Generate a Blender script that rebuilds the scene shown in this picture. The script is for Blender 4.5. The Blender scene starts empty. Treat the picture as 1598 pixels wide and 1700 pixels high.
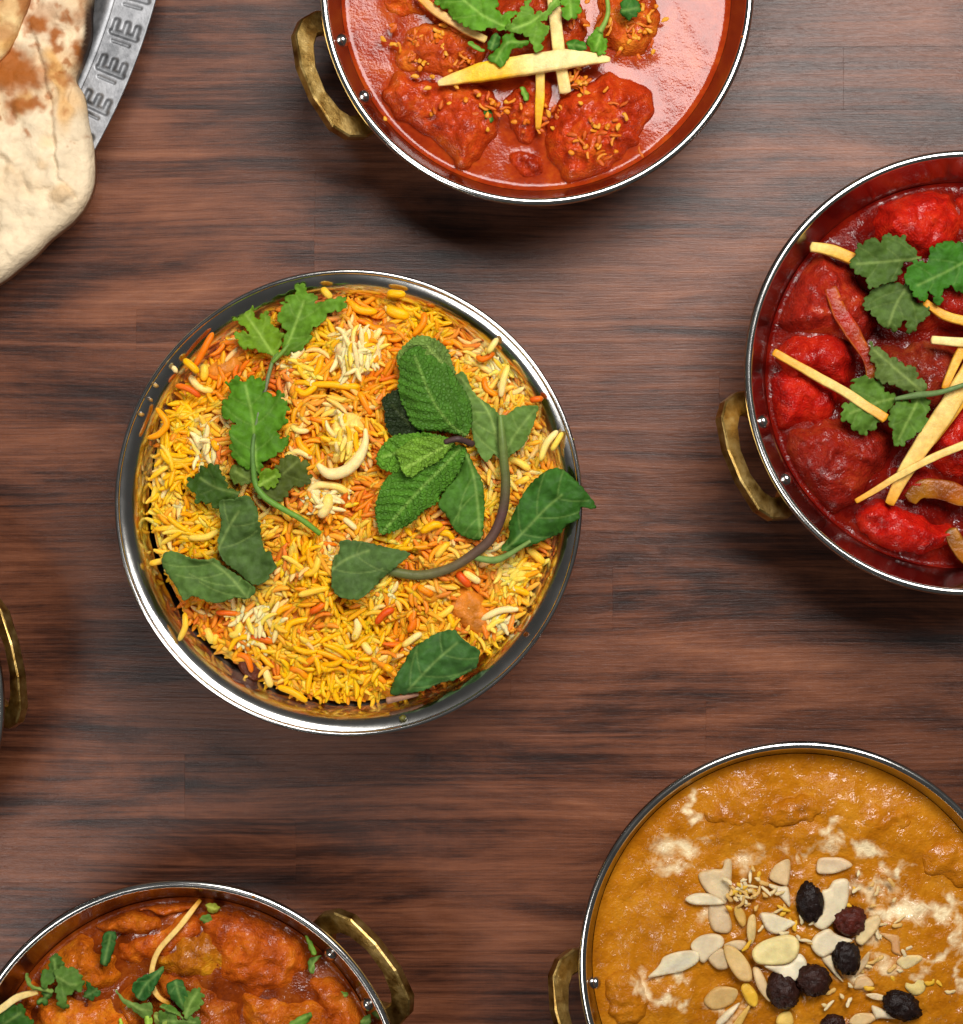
import bpy, math, random
import numpy as np
from mathutils import Vector, Matrix
from mathutils.geometry import delaunay_2d_cdt

random.seed(7)
RNG = np.random.default_rng(11)
scene = bpy.context.scene
COL = scene.collection

# ------------------------------------------------------------------ camera, world, lamps
RIM_Z = 0.050            # height of the bowl rims over the table
DIST = 0.75              # camera over the rim plane
CAM_Z = RIM_Z + DIST
S = 0.15 / 775.0         # metres per photograph pixel at the rim plane

cam_d = bpy.data.cameras.new("camera")
cam = bpy.data.objects.new("camera", cam_d)
COL.objects.link(cam)
cam.location = (0, 0, CAM_Z)
cam_d.sensor_fit = 'VERTICAL'
cam_d.angle = 2 * math.atan(850 * S / DIST)
cam_d.clip_start = 0.01
cam_d.clip_end = 50
cam_d.dof.use_dof = True
cam_d.dof.focus_distance = DIST + 0.004
cam_d.dof.aperture_fstop = 14.0
scene.camera = cam

world = bpy.data.worlds.new("World")
scene.world = world
world.use_nodes = True
world.node_tree.nodes["Background"].inputs[0].default_value = (1.0, 0.98, 0.95, 1)
world.node_tree.nodes["Background"].inputs[1].default_value = 0.055

def area(name, loc, target, sx, sy, power, col):
    d = bpy.data.lights.new(name, 'AREA')
    d.shape = 'RECTANGLE'
    d.size, d.size_y, d.energy, d.color = sx, sy, power, col
    o = bpy.data.objects.new(name, d)
    COL.objects.link(o)
    o.location = loc
    o.rotation_euler = (Vector(target) - Vector(loc)).to_track_quat('-Z', 'Y').to_euler()
    return o

area("softbox", (0.19, 0.40, 0.82), (0.03, 0.0, 0.03), 0.54, 0.36, 11.0, (1.0, 0.965, 0.93))
area("softbox", (-0.38, -0.30, 0.74), (-0.05, -0.02, 0.03), 0.24, 0.24, 2.3, (1.0, 0.97, 0.94))

scene.view_settings.view_transform = 'Standard'
scene.view_settings.look = 'None'
scene.view_settings.exposure = 0.0
scene.view_settings.gamma = 1.0

# ------------------------------------------------------------------ helpers
def W(px, py, z):
    """A point of the photograph (pixels) at height z, in metres."""
    k = (CAM_Z - z) / DIST * S
    return ((px - 799.0) * k, (850.0 - py) * k, z)

_perm = np.random.default_rng(3).permutation(256)
_perm = np.concatenate([_perm, _perm, _perm])
_grad = np.random.default_rng(4).normal(size=(256, 3))
_grad /= np.linalg.norm(_grad, axis=1)[:, None]

def pnoise(P):
    P = np.asarray(P, float)
    i = np.floor(P).astype(int)
    f = P - i
    u = f * f * f * (f * (f * 6 - 15) + 10)
    out = 0
    for dx in (0, 1):
        for dy in (0, 1):
            for dz in (0, 1):
                h = _perm[_perm[_perm[(i[:, 0] + dx) & 255] + ((i[:, 1] + dy) & 255)] + ((i[:, 2] + dz) & 255)]
                g = _grad[h]
                d = g[:, 0] * (f[:, 0] - dx) + g[:, 1] * (f[:, 1] - dy) + g[:, 2] * (f[:, 2] - dz)
                w = (u[:, 0] if dx else 1 - u[:, 0]) * (u[:, 1] if dy else 1 - u[:, 1]) * (u[:, 2] if dz else 1 - u[:, 2])
                out = out + w * d
    return out

def noise2(xy, scale, seed=0.0, octaves=1):
    """Noise over pixel coordinates, features about `scale` pixels wide."""
    v, a, s = 0, 1.0, 1.0 / scale
    for k in range(octaves):
        P = np.column_stack([xy[:, 0] * s + seed * 7.13, xy[:, 1] * s - seed * 3.7, np.full(len(xy), seed * 1.91 + k * 5.3)])
        v = v + a * pnoise(P)
        a *= 0.5; s *= 2.0
    return v

def catmull(pts, closed, step):
    pts = [np.array(p, float) for p in pts]
    n = len(pts)
    out = []
    for i in range(n if closed else n - 1):
        if closed:
            p0, p1, p2, p3 = pts[i - 1], pts[i], pts[(i + 1) % n], pts[(i + 2) % n]
        else:
            p0, p1, p2, p3 = pts[max(i - 1, 0)], pts[i], pts[i + 1], pts[min(i + 2, n - 1)]
        m = max(1, int(np.linalg.norm(p2 - p1) / step + 0.5))
        for k in range(m):
            t = k / m
            out.append(0.5 * (2 * p1 + (p2 - p0) * t + (2 * p0 - 5 * p1 + 4 * p2 - p3) * t * t + (3 * p1 - p0 - 3 * p2 + p3) * t ** 3))
    if not closed:
        out.append(pts[-1])
    return np.array(out)

def seg_dist(P, A, B):
    """Distance from points P (n,2) to segments A-B (m,2): (n,m)."""
    d = B - A
    L = (d * d).sum(1) + 1e-12
    t = np.clip(((P[:, None, :] - A[None]) * d[None]).sum(2) / L[None], 0, 1)
    q = A[None] + t[..., None] * d[None]
    return np.linalg.norm(P[:, None, :] - q, axis=2)

def line_dist(P, line):
    line = np.asarray(line, float)
    return seg_dist(P, line[:-1], line[1:]).min(1)

def inside(P, poly):
    x, y = P[:, 0], P[:, 1]
    c = np.zeros(len(P), bool)
    j = len(poly) - 1
    for i in range(len(poly)):
        xi, yi = poly[i]; xj, yj = poly[j]
        if yi != yj:
            c ^= ((yi > y) != (yj > y)) & (x < (xj - xi) * (y - yi) / (yj - yi) + xi)
        j = i
    return c

def fill(outline, spacing):
    """Triangulate a closed outline with interior points: verts (n,2), faces, border distance."""
    lo, hi = outline.min(0), outline.max(0)
    gx = np.arange(lo[0], hi[0], spacing)
    gy = np.arange(lo[1], hi[1], spacing * 0.87)
    X, Y = np.meshgrid(gx, gy)
    X = X + (np.arange(len(gy)) % 2)[:, None] * spacing * 0.5
    P = np.column_stack([X.ravel(), Y.ravel()]) + RNG.uniform(-0.12, 0.12, (X.size, 2)) * spacing
    P = P[inside(P, outline)]
    A, B = outline, np.roll(outline, -1, 0)
    if len(P):
        d = np.concatenate([seg_dist(p, A, B).min(1) for p in np.array_split(P, max(1, len(P) // 1500))])
        P = P[d > spacing * 0.55]
    allp = np.vstack([outline, P]) if len(P) else outline
    n = len(outline)
    v, e, f, *_ = delaunay_2d_cdt([Vector(p) for p in allp], [(i, (i + 1) % n) for i in range(n)], [], 1, 1e-4)
    v = np.array([tuple(p) for p in v])
    d = np.concatenate([seg_dist(p, A, B).min(1) for p in np.array_split(v, max(1, len(v) // 1500))])
    # the triangulation looks up in world space once y is flipped
    faces = []
    for t in f:
        a, b, c = v[t[0]], v[t[1]], v[t[2]]
        cr = (b[0] - a[0]) * (c[1] - a[1]) - (b[1] - a[1]) * (c[0] - a[0])
        faces.append(tuple(t) if cr < 0 else tuple(reversed(t)))
    return v, faces, d

def tag(o, label=None, cat=None, group=None, kind=None):
    for k, val in (("label", label), ("category", cat), ("group", group), ("kind", kind)):
        if val:
            o[k] = val
    return o

def empty(name, loc):
    o = bpy.data.objects.new(name, None)
    o.empty_display_size = 0.01
    o.location = loc
    COL.objects.link(o)
    return o

def mesh_data(name, verts, faces, mat, col=None, attrs=None, smooth=True):
    me = bpy.data.meshes.new(name)
    me.from_pydata([tuple(map(float, v)) for v in verts], [], faces)
    if smooth:
        me.polygons.foreach_set("use_smooth", np.ones(len(me.polygons), bool))
    if col is not None:
        a = me.color_attributes.new("Col", 'FLOAT_COLOR', 'POINT')
        c = np.ones((len(verts), 4)); c[:, :3] = col
        a.data.foreach_set("color", c.ravel())
    for k, val in (attrs or {}).items():
        a = me.attributes.new(k, 'FLOAT', 'POINT')
        a.data.foreach_set("value", np.asarray(val, float))
    me.materials.append(mat)
    me.update()
    return me

def mk(name, verts, faces, mat, parent=None, col=None, attrs=None, smooth=True):
    verts = np.asarray(verts, float)
    lo, hi = verts.min(0), verts.max(0)
    org = np.array([(lo[0] + hi[0]) / 2, (lo[1] + hi[1]) / 2, lo[2]])
    o = bpy.data.objects.new(name, mesh_data(name, verts - org, faces, mat, col, attrs, smooth))
    COL.objects.link(o)
    base = Vector((0, 0, 0))
    if parent is not None:
        o.parent = parent
        q = parent
        while q is not None:
            base += q.location
            q = q.parent
    o.location = Vector(org) - base
    return o

def tube(path, radii, sides=10, square=0.0, flat=1.0, up=(0, 0, 1)):
    """Swept tube with closed rounded ends; `square` makes the section a rounded rectangle."""
    path = np.asarray(path, float)
    n = len(path)
    radii = np.broadcast_to(np.asarray(radii, float), (n,))
    T = np.gradient(path, axis=0)
    T /= np.linalg.norm(T, axis=1)[:, None] + 1e-12
    up = np.asarray(up, float)
    verts, faces = [], []
    ang = (np.arange(sides) + 0.5) / sides * 2 * math.pi
    ca, sa = np.cos(ang), np.sin(ang)
    if square > 0:
        p = 2.0 / (2.0 + 6 * square)
        ca, sa = np.sign(ca) * np.abs(ca) ** p, np.sign(sa) * np.abs(sa) ** p
    for i in range(n):
        b = np.cross(T[i], up)
        if np.linalg.norm(b) < 1e-6:
            b = np.array([1.0, 0, 0])
        b /= np.linalg.norm(b)
        c = np.cross(b, T[i])
        for k in range(sides):
            verts.append(path[i] + radii[i] * (ca[k] * b + flat * sa[k] * c))
    for i in range(n - 1):
        for k in range(sides):
            a, b2 = i * sides + k, i * sides + (k + 1) % sides
            faces.append((a, b2, b2 + sides, a + sides))
    verts.append(path[0] - T[0] * radii[0] * 0.35); verts.append(path[-1] + T[-1] * radii[-1] * 0.35)
    m = len(verts)
    for k in range(sides):
        faces.append((m - 2, (k + 1) % sides, k))
        faces.append((m - 1, (n - 1) * sides + k, (n - 1) * sides + (k + 1) % sides))
    return np.array(verts), faces

def lathe(profile, cx, cy, segs=160):
    verts, faces = [], []
    n = len(profile)
    for k in range(segs):
        a = 2 * math.pi * k / segs
        for r, z in profile:
            verts.append((cx + r * math.cos(a), cy + r * math.sin(a), z))
    for k in range(segs):
        for i in range(n - 1):
            a, b = k * n + i, ((k + 1) % segs) * n + i
            faces.append((a, b, b + 1, a + 1))
    return np.array(verts), faces

def srgb(r, g, b):
    f = lambda c: (c / 255 / 12.92) if c / 255 <= 0.04045 else ((c / 255 + 0.055) / 1.055) ** 2.4
    return np.array([f(r), f(g), f(b)])

# ------------------------------------------------------------------ materials
class NT:
    def __init__(self, name):
        self.m = bpy.data.materials.new(name)
        self.m.use_nodes = True
        self.t = self.m.node_tree
        self.b = self.t.nodes["Principled BSDF"]
    def n(self, kind, **props):
        o = self.t.nodes.new(kind)
        for k, v in props.items():
            setattr(o, k, v)
        return o
    def l(self, a, b):
        self.t.links.new(a, b)
    def set(self, **kw):
        for k, v in kw.items():
            self.b.inputs[k.replace("_", " ")].default_value = v
    def pos(self, scale=(1, 1, 1), offset=None):
        g = self.n('ShaderNodeNewGeometry')
        mp = self.n('ShaderNodeMapping')
        mp.inputs['Scale'].default_value = scale
        self.l(g.outputs['Position'], mp.inputs['Vector'])
        return mp.outputs['Vector']
    def noise(self, vec, scale=1.0, detail=3.0, rough=0.5, distort=0.0, dims='3D', w=None):
        o = self.n('ShaderNodeTexNoise', noise_dimensions=dims)
        o.inputs['Scale'].default_value = scale
        o.inputs['Detail'].default_value = detail
        o.inputs['Roughness'].default_value = rough
        o.inputs['Distortion'].default_value = distort
        self.l(vec, o.inputs['Vector'])
        if w is not None:
            self.l(w, o.inputs['W'])
        return o.outputs['Fac']
    def ramp(self, fac, stops):
        o = self.n('ShaderNodeValToRGB')
        e = o.color_ramp.elements
        while len(e) > 1:
            e.remove(e[-1])
        for i, (p, c) in enumerate(stops):
            q = e[0] if i == 0 else e.new(p)
            q.position = p
            q.color = (*c, 1) if len(c) == 3 else c
        self.l(fac, o.inputs['Fac'])
        return o.outputs['Color']
    def math(self, op, a, b=None, clamp=False):
        o = self.n('ShaderNodeMath', operation=op, use_clamp=clamp)
        for i, x in enumerate((a, b)):
            if x is None:
                continue
            if isinstance(x, (int, float)):
                o.inputs[i].default_value = x
            else:
                self.l(x, o.inputs[i])
        return o.outputs[0]
    def mix(self, fac, a, b, mode='MIX'):
        o = self.n('ShaderNodeMix', data_type='RGBA', blend_type=mode)
        for sock, x in ((o.inputs[0], fac), (o.inputs[6], a), (o.inputs[7], b)):
            if isinstance(x, (int, float)):
                sock.default_value = x
            elif isinstance(x, (tuple, list, np.ndarray)):
                sock.default_value = (*x, 1) if len(x) == 3 else tuple(x)
            else:
                self.l(x, sock)
        return o.outputs[2]
    def attr(self, name):
        return self.n('ShaderNodeAttribute', attribute_name=name)
    def bump(self, h, dist, strength=1.0, normal=None):
        o = self.n('ShaderNodeBump')
        o.inputs['Strength'].default_value = strength
        o.inputs['Distance'].default_value = dist
        self.l(h, o.inputs['Height'])
        if normal is not None:
            self.l(normal, o.inputs['Normal'])
        return o.outputs['Normal']

def m_steel(name, base, rough, stain_reflection=None):
    t = NT(name)
    t.set(Metallic=1.0)
    v = t.pos((1, 1, 1))
    n1 = t.noise(v, 90, 4, 0.6)
    n2 = t.noise(t.pos((300, 300, 2500)), 1.0, 3, 0.6)
    r = t.math('MULTIPLY_ADD', n1, rough * 0.9); t.t.nodes[-1].inputs[2].default_value = rough * 0.6
    t.l(r, t.b.inputs['Roughness'])
    c = t.mix(n1, np.array(base) * 0.86, np.array(base) * 1.08)
    if stain_reflection is not None:                       # sauce stain, its yellow also painting the rice's reflection on the steel
        a = t.attr("film_reflection").outputs['Fac']
        k = t.math('MULTIPLY', a, t.ramp(t.noise(v, 160, 5, 0.65), [(0.35, (0, 0, 0)), (0.62, (1, 1, 1))]))
        c = t.mix(k, c, stain_reflection)
        t.l(t.math('SUBTRACT', 1.0, t.math('MULTIPLY', k, 0.35)), t.b.inputs['Metallic'])
    t.l(c, t.b.inputs['Base Color'])
    t.l(t.bump(n2, 0.00002, 0.35), t.b.inputs['Normal'])
    return t.m

def m_alu():
    t = NT("dull_aluminium")
    v = t.pos()
    n1 = t.noise(v, 160, 5, 0.65)
    c = t.mix(t.ramp(n1, [(0.35, (0, 0, 0)), (0.65, (1, 1, 1))]), (0.20, 0.205, 0.215), (0.44, 0.445, 0.46))
    gr = t.math('MULTIPLY', t.attr("recess_shade").outputs['Fac'], t.ramp(t.noise(v, 420, 4, 0.6), [(0.25, (0.55,) * 3), (0.6, (1, 1, 1))]))  # shade of the stamped recesses mixed into the metal colour
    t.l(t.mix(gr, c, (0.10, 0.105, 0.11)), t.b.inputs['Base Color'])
    t.set(Metallic=0.85)
    t.l(t.math('MULTIPLY_ADD', n1, 0.25), t.b.inputs['Roughness'])
    t.t.nodes[-1].inputs[2].default_value = 0.42
    t.l(t.bump(t.noise(v, 900, 4, 0.6), 0.0002, 0.4), t.b.inputs['Normal'])
    return t.m

def m_brass():
    t = NT("cast_brass")
    t.set(Metallic=1.0)
    v = t.pos()
    n1 = t.noise(v, 220, 5, 0.6)
    c = t.ramp(n1, [(0.3, (0.26, 0.13, 0.026)), (0.5, (0.52, 0.335, 0.100)), (0.7, (0.68, 0.49, 0.19))])
    t.l(c, t.b.inputs['Base Color'])
    t.l(t.math('MULTIPLY_ADD', n1, 0.35), t.b.inputs['Roughness'])
    t.t.nodes[-1].inputs[2].default_value = 0.20
    t.l(t.bump(t.noise(v, 700, 4, 0.6), 0.0003, 0.5), t.b.inputs['Normal'])
    return t.m

def m_wood():
    t = NT("wood_laminate")
    oi = t.n('ShaderNodeObjectInfo')
    rnd = oi.outputs['Random']
    w = t.math('MULTIPLY', rnd, 0.30)
    warp = t.noise(t.pos((5, 22, 1)), 1.0, 3, 0.5, 0.0, '4D', w)
    g = t.n('ShaderNodeNewGeometry')
    add = t.n('ShaderNodeCombineXYZ')
    t.l(t.math('MULTIPLY', warp, 0.012), add.inputs['Y'])
    va = t.n('ShaderNodeVectorMath', operation='ADD')
    t.l(g.outputs['Position'], va.inputs[0]); t.l(add.outputs[0], va.inputs[1])
    def mapped(s):
        mp = t.n('ShaderNodeMapping'); mp.inputs['Scale'].default_value = s
        t.l(va.outputs[0], mp.inputs['Vector']); return mp.outputs[0]
    blotch = t.noise(mapped((12, 55, 1)), 1.0, 7, 0.62, 0.7, '4D', w)
    streak = t.noise(mapped((6, 380, 1)), 1.0, 8, 0.70, 0.12, '4D', w)
    line = t.noise(mapped((8, 950, 1)), 1.0, 6, 0.7, 0.1, '4D', w)
    fiber = t.noise(mapped((110, 3400, 1)), 1.0, 4, 0.7, 0.0, '4D', w)
    cross = t.noise(mapped((1500, 90, 1)), 1.0, 3, 0.6)
    s = t.math('ADD', t.math('MULTIPLY', blotch, 1.20), t.math('MULTIPLY', streak, 0.70))
    s = t.math('ADD', s, t.math('MULTIPLY', line, 0.44))
    s = t.math('ADD', s, t.math('MULTIPLY', fiber, 0.36))
    s = t.math('ADD', s, t.math('MULTIPLY', cross, 0.05))
    s = t.math('ADD', s, t.math('MULTIPLY', rnd, 0.05))
    s = t.math('MULTIPLY', s, 0.358)
    c = t.ramp(s, [(0.405, (0.011, 0.0034, 0.0020)), (0.455, (0.042, 0.0126, 0.0060)), (0.502, (0.105, 0.0325, 0.0140)),
                   (0.548, (0.168, 0.0555, 0.0245)), (0.63, (0.28, 0.1050, 0.0480))])
    t.l(c, t.b.inputs['Base Color'])
    r = t.math('MULTIPLY_ADD', streak, 0.16); t.t.nodes[-1].inputs[2].default_value = 0.24
    t.l(r, t.b.inputs['Roughness'])
    t.set(Specular_IOR_Level=0.33)
    t.l(t.bump(t.math('ADD', line, fiber), 0.00022, 0.4), t.b.inputs['Normal'])
    return t.m

def m_sauce(name, dark, mid, light, rough=0.14, fine=0.00035, coarse=0.0009, scale=260, cream=None, spec=0.26, patchy=True):
    t = NT(name)
    v = t.pos()
    n1 = t.noise(v, scale * 0.35, 5, 0.62, 0.6)
    n2 = t.noise(v, scale * 3.2, 4, 0.65)
    s = t.math('ADD', t.math('MULTIPLY', n1, 0.72), t.math('MULTIPLY', n2, 0.28))
    c = t.ramp(s, [(0.36, dark), (0.5, mid), (0.64, light)])
    tint = t.attr("Col").outputs['Color']
    c = t.mix(1.0, c, tint, 'MULTIPLY')
    if cream is not None:
        a = t.attr("cream").outputs['Fac']
        k = t.math('ADD', a, t.math('MULTIPLY', t.math('SUBTRACT', t.noise(v, 240, 5, 0.58, 2.4), 0.5), 0.95))
        k = t.ramp(k, [(0.20, (0, 0, 0)), (0.50, (0.42, 0.42, 0.42)), (0.88, (1, 1, 1))])
        c = t.mix(k, c, cream)
    t.l(c, t.b.inputs['Base Color'])
    wet = t.ramp(t.noise(v, scale * 1.1, 4, 0.65), [(0.52, (spec * 0.30,) * 3), (0.61, (min(1.0, spec * 2.8),) * 3)]) if patchy else None
    t.set(Roughness=rough, Specular_IOR_Level=spec)
    if wet is not None:
        t.l(wet, t.b.inputs['Specular IOR Level'])
    b1 = t.bump(t.noise(v, scale, 3, 0.55), coarse, 0.6)
    b2 = t.bump(t.noise(v, scale * 5.5, 2, 0.5), fine, 0.8, b1)
    t.l(b2, t.b.inputs['Normal'])
    return t.m

def m_attr(name, rough=0.4, spec=0.4, bump=0.0, bscale=900, var=0.15, vscale=300, sss=0.0, translucent=0.0, cells=0.0):
    """Colour from the mesh's own pigment attribute, varied by fine noise."""
    t = NT(name)
    v = t.pos()
    a = t.attr("Col").outputs['Color']
    n = t.noise(v, vscale, 4, 0.6)
    k = t.ramp(n, [(0.3, (1 - var,) * 3), (0.7, (1 + var,) * 3)])
    c = t.mix(1.0, a, k, 'MULTIPLY')
    t.l(c, t.b.inputs['Base Color'])
    t.set(Roughness=rough, Specular_IOR_Level=spec)
    if sss:
        t.set(Subsurface_Weight=sss, Subsurface_Radius=(0.0016, 0.0009, 0.0004), Subsurface_Scale=1.0)
    nb = t.bump(t.noise(v, bscale, 4, 0.6), bump, 0.7) if bump else None
    if cells:                                   # net of fine veins between raised cells
        vo = t.n('ShaderNodeTexVoronoi', feature='DISTANCE_TO_EDGE')
        vo.inputs['Scale'].default_value = cells
        wv = t.n('ShaderNodeVectorMath', operation='ADD')
        nz = t.n('ShaderNodeTexNoise'); nz.inputs['Scale'].default_value = cells * 0.8
        t.l(v, nz.inputs['Vector'])
        sc = t.n('ShaderNodeVectorMath', operation='SCALE'); sc.inputs['Scale'].default_value = 0.0006
        t.l(nz.outputs['Color'], sc.inputs[0])
        t.l(v, wv.inputs[0]); t.l(sc.outputs[0], wv.inputs[1])
        t.l(wv.outputs[0], vo.inputs['Vector'])
        cl = t.ramp(vo.outputs['Distance'], [(0.0, (0, 0, 0)), (0.22, (1, 1, 1))])
        nb = t.bump(cl, 0.00042, 0.7, nb)
        c = t.mix(1.0, c, t.ramp(vo.outputs['Distance'], [(0.0, (0.90, 0.92, 0.85)), (0.16, (1.03, 1.03, 1.03))]), 'MULTIPLY')
        t.l(c, t.b.inputs['Base Color'])
    if nb is not None:
        t.l(nb, t.b.inputs['Normal'])
    if translucent:
        tr = t.n('ShaderNodeBsdfTranslucent'); t.l(c, tr.inputs['Color'])
        mx = t.n('ShaderNodeMixShader'); mx.inputs[0].default_value = translucent
        t.l(t.b.outputs[0], mx.inputs[1]); t.l(tr.outputs[0], mx.inputs[2])
        t.l(mx.outputs[0], t.t.nodes['Material Output'].inputs['Surface'])
    return t.m

STEEL = m_steel("polished_steel", (0.66, 0.65, 0.62), 0.16)
STEEL_K = m_steel("karahi_steel", (0.40, 0.39, 0.37), 0.18)
STEEL_RICE = m_steel("polished_steel_stained", (0.68, 0.67, 0.63), 0.15, stain_reflection=(0.62, 0.30, 0.03))
ALU = m_alu()
BRASS = m_brass()
WOOD = m_wood()
RICE = m_attr("cooked_rice", 0.36, 0.18, 0.0002, 1500, 0.10, 500, sss=0.6)
LEAF = m_attr("herb_leaf", 0.50, 0.12, 0.0003, 1300, 0.22, 420, translucent=0.16)
LEAF_MINT = m_attr("mint_leaf_surface", 0.45, 0.15, 0.0002, 1300, 0.16, 420, translucent=0.12, cells=820)
STEM = m_attr("herb_stem", 0.42, 0.2, 0.0002, 1500, 0.18, 400)
GINGER = m_attr("ginger_flesh", 0.36, 0.25, 0.00025, 1600, 0.16, 600, sss=0.3)
ALMOND = m_attr("almond_flesh", 0.40, 0.25, 0.0002, 1400, 0.12, 350, sss=0.3)
ALMOND.node_tree.nodes["Principled BSDF"].inputs["Alpha"].default_value = 0.88
RAISIN = m_attr("raisin_skin", 0.24, 0.16, 0.0007, 900, 0.4, 500)
BREAD = m_attr("naan_crust", 0.66, 0.15, 0.0008, 520, 0.10, 180)
MEAT = m_attr("spiced_chicken", 0.30, 0.2, 0.0009, 600, 0.35, 260)

# ------------------------------------------------------------------ tabletop of narrow staves
def box_bevel(x0, x1, y0, y1, z0, z1, b):
    v = [(x0, y0, z0), (x1, y0, z0), (x1, y1, z0), (x0, y1, z0),
         (x0, y0, z1 - b), (x1, y0, z1 - b), (x1, y1, z1 - b), (x0, y1, z1 - b),
         (x0 + b, y0 + b, z1), (x1 - b, y0 + b, z1), (x1 - b, y1 - b, z1), (x0 + b, y1 - b, z1)]
    f = [(3, 2, 1, 0)]
    for s in (0, 4):
        for k in range(4):
            f.append((s + k, s + (k + 1) % 4, s + 4 + (k + 1) % 4, s + 4 + k))
    f.append((8, 9, 10, 11))
    return v, f

slab_v, slab_f = box_bevel(-0.6, 0.6, -0.6, 0.6, -0.035, -0.013, 0.001)
table = mk("tabletop", slab_v, slab_f, WOOD, smooth=False)
tag(table, "dark brown wooden tabletop of narrow staves under all the bowls", None, None, "structure")
rr = random.Random(5)
y = -0.6
row = 0
while y < 0.6 - 1e-6:
    h = rr.choice((0.0195, 0.0215, 0.0225, 0.0245))
    y1 = min(y + h, 0.6)
    x = -0.6
    x_next = -0.6 + rr.uniform(0.12, 0.34)
    while x < 0.6 - 1e-6:
        x1 = min(x_next, 0.6)
        if 0.6 - x1 < 0.1:
            x1 = 0.6
        v, f = box_bevel(x, x1, y, y1, -0.0129, 0.0, 0.00005)
        mk("stave", v, f, WOOD, table, smooth=False)
        x = x1
        x_next = x1 + rr.uniform(0.26, 0.42)
    y = y1
    row += 1

# ------------------------------------------------------------------ bowls
K_PROFILE = [(0.0400, 0.0012), (0.0470, 0.0060), (0.0530, 0.0140), (0.0585, 0.0250), (0.0628, 0.0360), (0.0662, 0.0430), (0.0692, 0.0490)]

def wall_radius(profile, z, scale=1.0):
    r = [p[0] for p in profile]; zz = [p[1] for p in profile]
    return float(np.interp(z, zz, r)) * scale

def bowl_mesh(profile, cx, cy, R, lip, thick=0.0008, segs=200):
    """Inner wall, outer wall and floor as one sheet of steel of real thickness."""
    k = R / profile[-1][0]
    prof = catmull([(r * k, z) for r, z in profile], False, 0.0012)
    inner = [(max(r, 0.0), z) for r, z in prof]
    outer = [(r + thick, z - thick * 0.5) for r, z in prof]
    p = [(0.0005, profile[0][1])] + inner + list(reversed(outer)) + [(0.0005, 0.0004)]
    return lathe(p, cx, cy, segs)

def rim_mesh(cx, cy, R, minor, z, segs=200, tall=1.0):
    p = []
    for k in range(15):
        a = 2 * math.pi * k / 14
        p.append((R + minor * math.cos(a), z + minor * tall * math.sin(a)))
    return lathe(p, cx, cy, segs)

OUT_H = [(-21, 0), (-22.2, 7.5), (-20.8, 14), (-16.6, 18.6), (-6, 21.6), (5, 21.4), (16, 18.6), (20.6, 14), (22.2, 7.5), (21, 0)]
INN_H = [(-11.5, 3.0), (-14.6, 7.0), (-14.2, 10.8), (-11, 13.6), (-4, 16.0), (4, 16.0), (10.8, 13.6), (14.0, 10.6), (14.6, 7.0), (11.5, 3.0)]

def handle(parent, cx, cy, ang, wallr, zwall, wall_at, reach=0.91):
    tilt = math.radians(33)
    R = np.array([math.cos(ang), math.sin(ang), 0]); T = np.array([-math.sin(ang), math.cos(ang), 0]); Z = np.array([0, 0, 1.0])
    wv = math.cos(tilt) * R + math.sin(tilt) * Z
    nv = -math.sin(tilt) * R + math.cos(tilt) * Z
    O = np.array([cx, cy, 0]) + R * (wallr + 0.0012) + Z * zwall
    n = len(OUT_H)
    th, bv = 0.0021, 0.0006
    def ring(pts, off, grow):
        c = np.mean(np.array(pts), 0)
        res = []
        for i, p in enumerate(pts):
            q = np.array(p, float)
            d = q - c; d /= np.linalg.norm(d)
            q = q + d * grow * 1000
            res.append(O + T * q[0] / 1000 + wv * q[1] * reach / 1000 + nv * off)
        return res
    loops = [ring(OUT_H, -th, -bv), ring(OUT_H, -th + bv, 0), ring(OUT_H, th - bv, 0), ring(OUT_H, th, -bv),
             ring(INN_H, th, bv), ring(INN_H, th - bv, 0), ring(INN_H, -th + bv, 0), ring(INN_H, -th, bv)]
    v = [p for lp in loops for p in lp]
    f = []
    for a in range(8):
        b = (a + 1) % 8
        for i in range(n):
            j = (i + 1) % n
            f.append((a * n + i, a * n + j, b * n + j, b * n + i))
    h = mk("handle", v, f, BRASS, parent, smooth=False)
    for s in (-1, 1):
        a2 = ang + s * math.radians(8.7)
        zr = RIM_Z - 0.0085
        rw = wall_at(zr)
        c = np.array([cx + (rw - 0.0002) * math.cos(a2), cy + (rw - 0.0002) * math.sin(a2), zr])
        nrm = np.array([-math.cos(a2) * 0.9, -math.sin(a2) * 0.9, 0.43]); nrm /= np.linalg.norm(nrm)
        t1 = np.cross(nrm, Z); t1 /= np.linalg.norm(t1); t2 = np.cross(nrm, t1)
        vv, ff = [], []
        rings = [(0.0023, -0.0006), (0.0023, 0.0003), (0.0020, 0.0010), (0.0013, 0.0015), (0.0005, 0.00175)]
        m = 14
        for rr_, hh in rings:
            for k in range(m):
                q = 2 * math.pi * k / m
                vv.append(c + t1 * rr_ * math.cos(q) + t2 * rr_ * math.sin(q) + nrm * hh)
        for a in range(len(rings) - 1):
            for k in range(m):
                ff.append((a * m + k, a * m + (k + 1) % m, (a + 1) * m + (k + 1) % m, (a + 1) * m + k))
        ff.append(tuple((len(rings) - 1) * m + k for k in range(m)))
        mk("rivet", vv, ff, STEEL, h)
    return h

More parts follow.
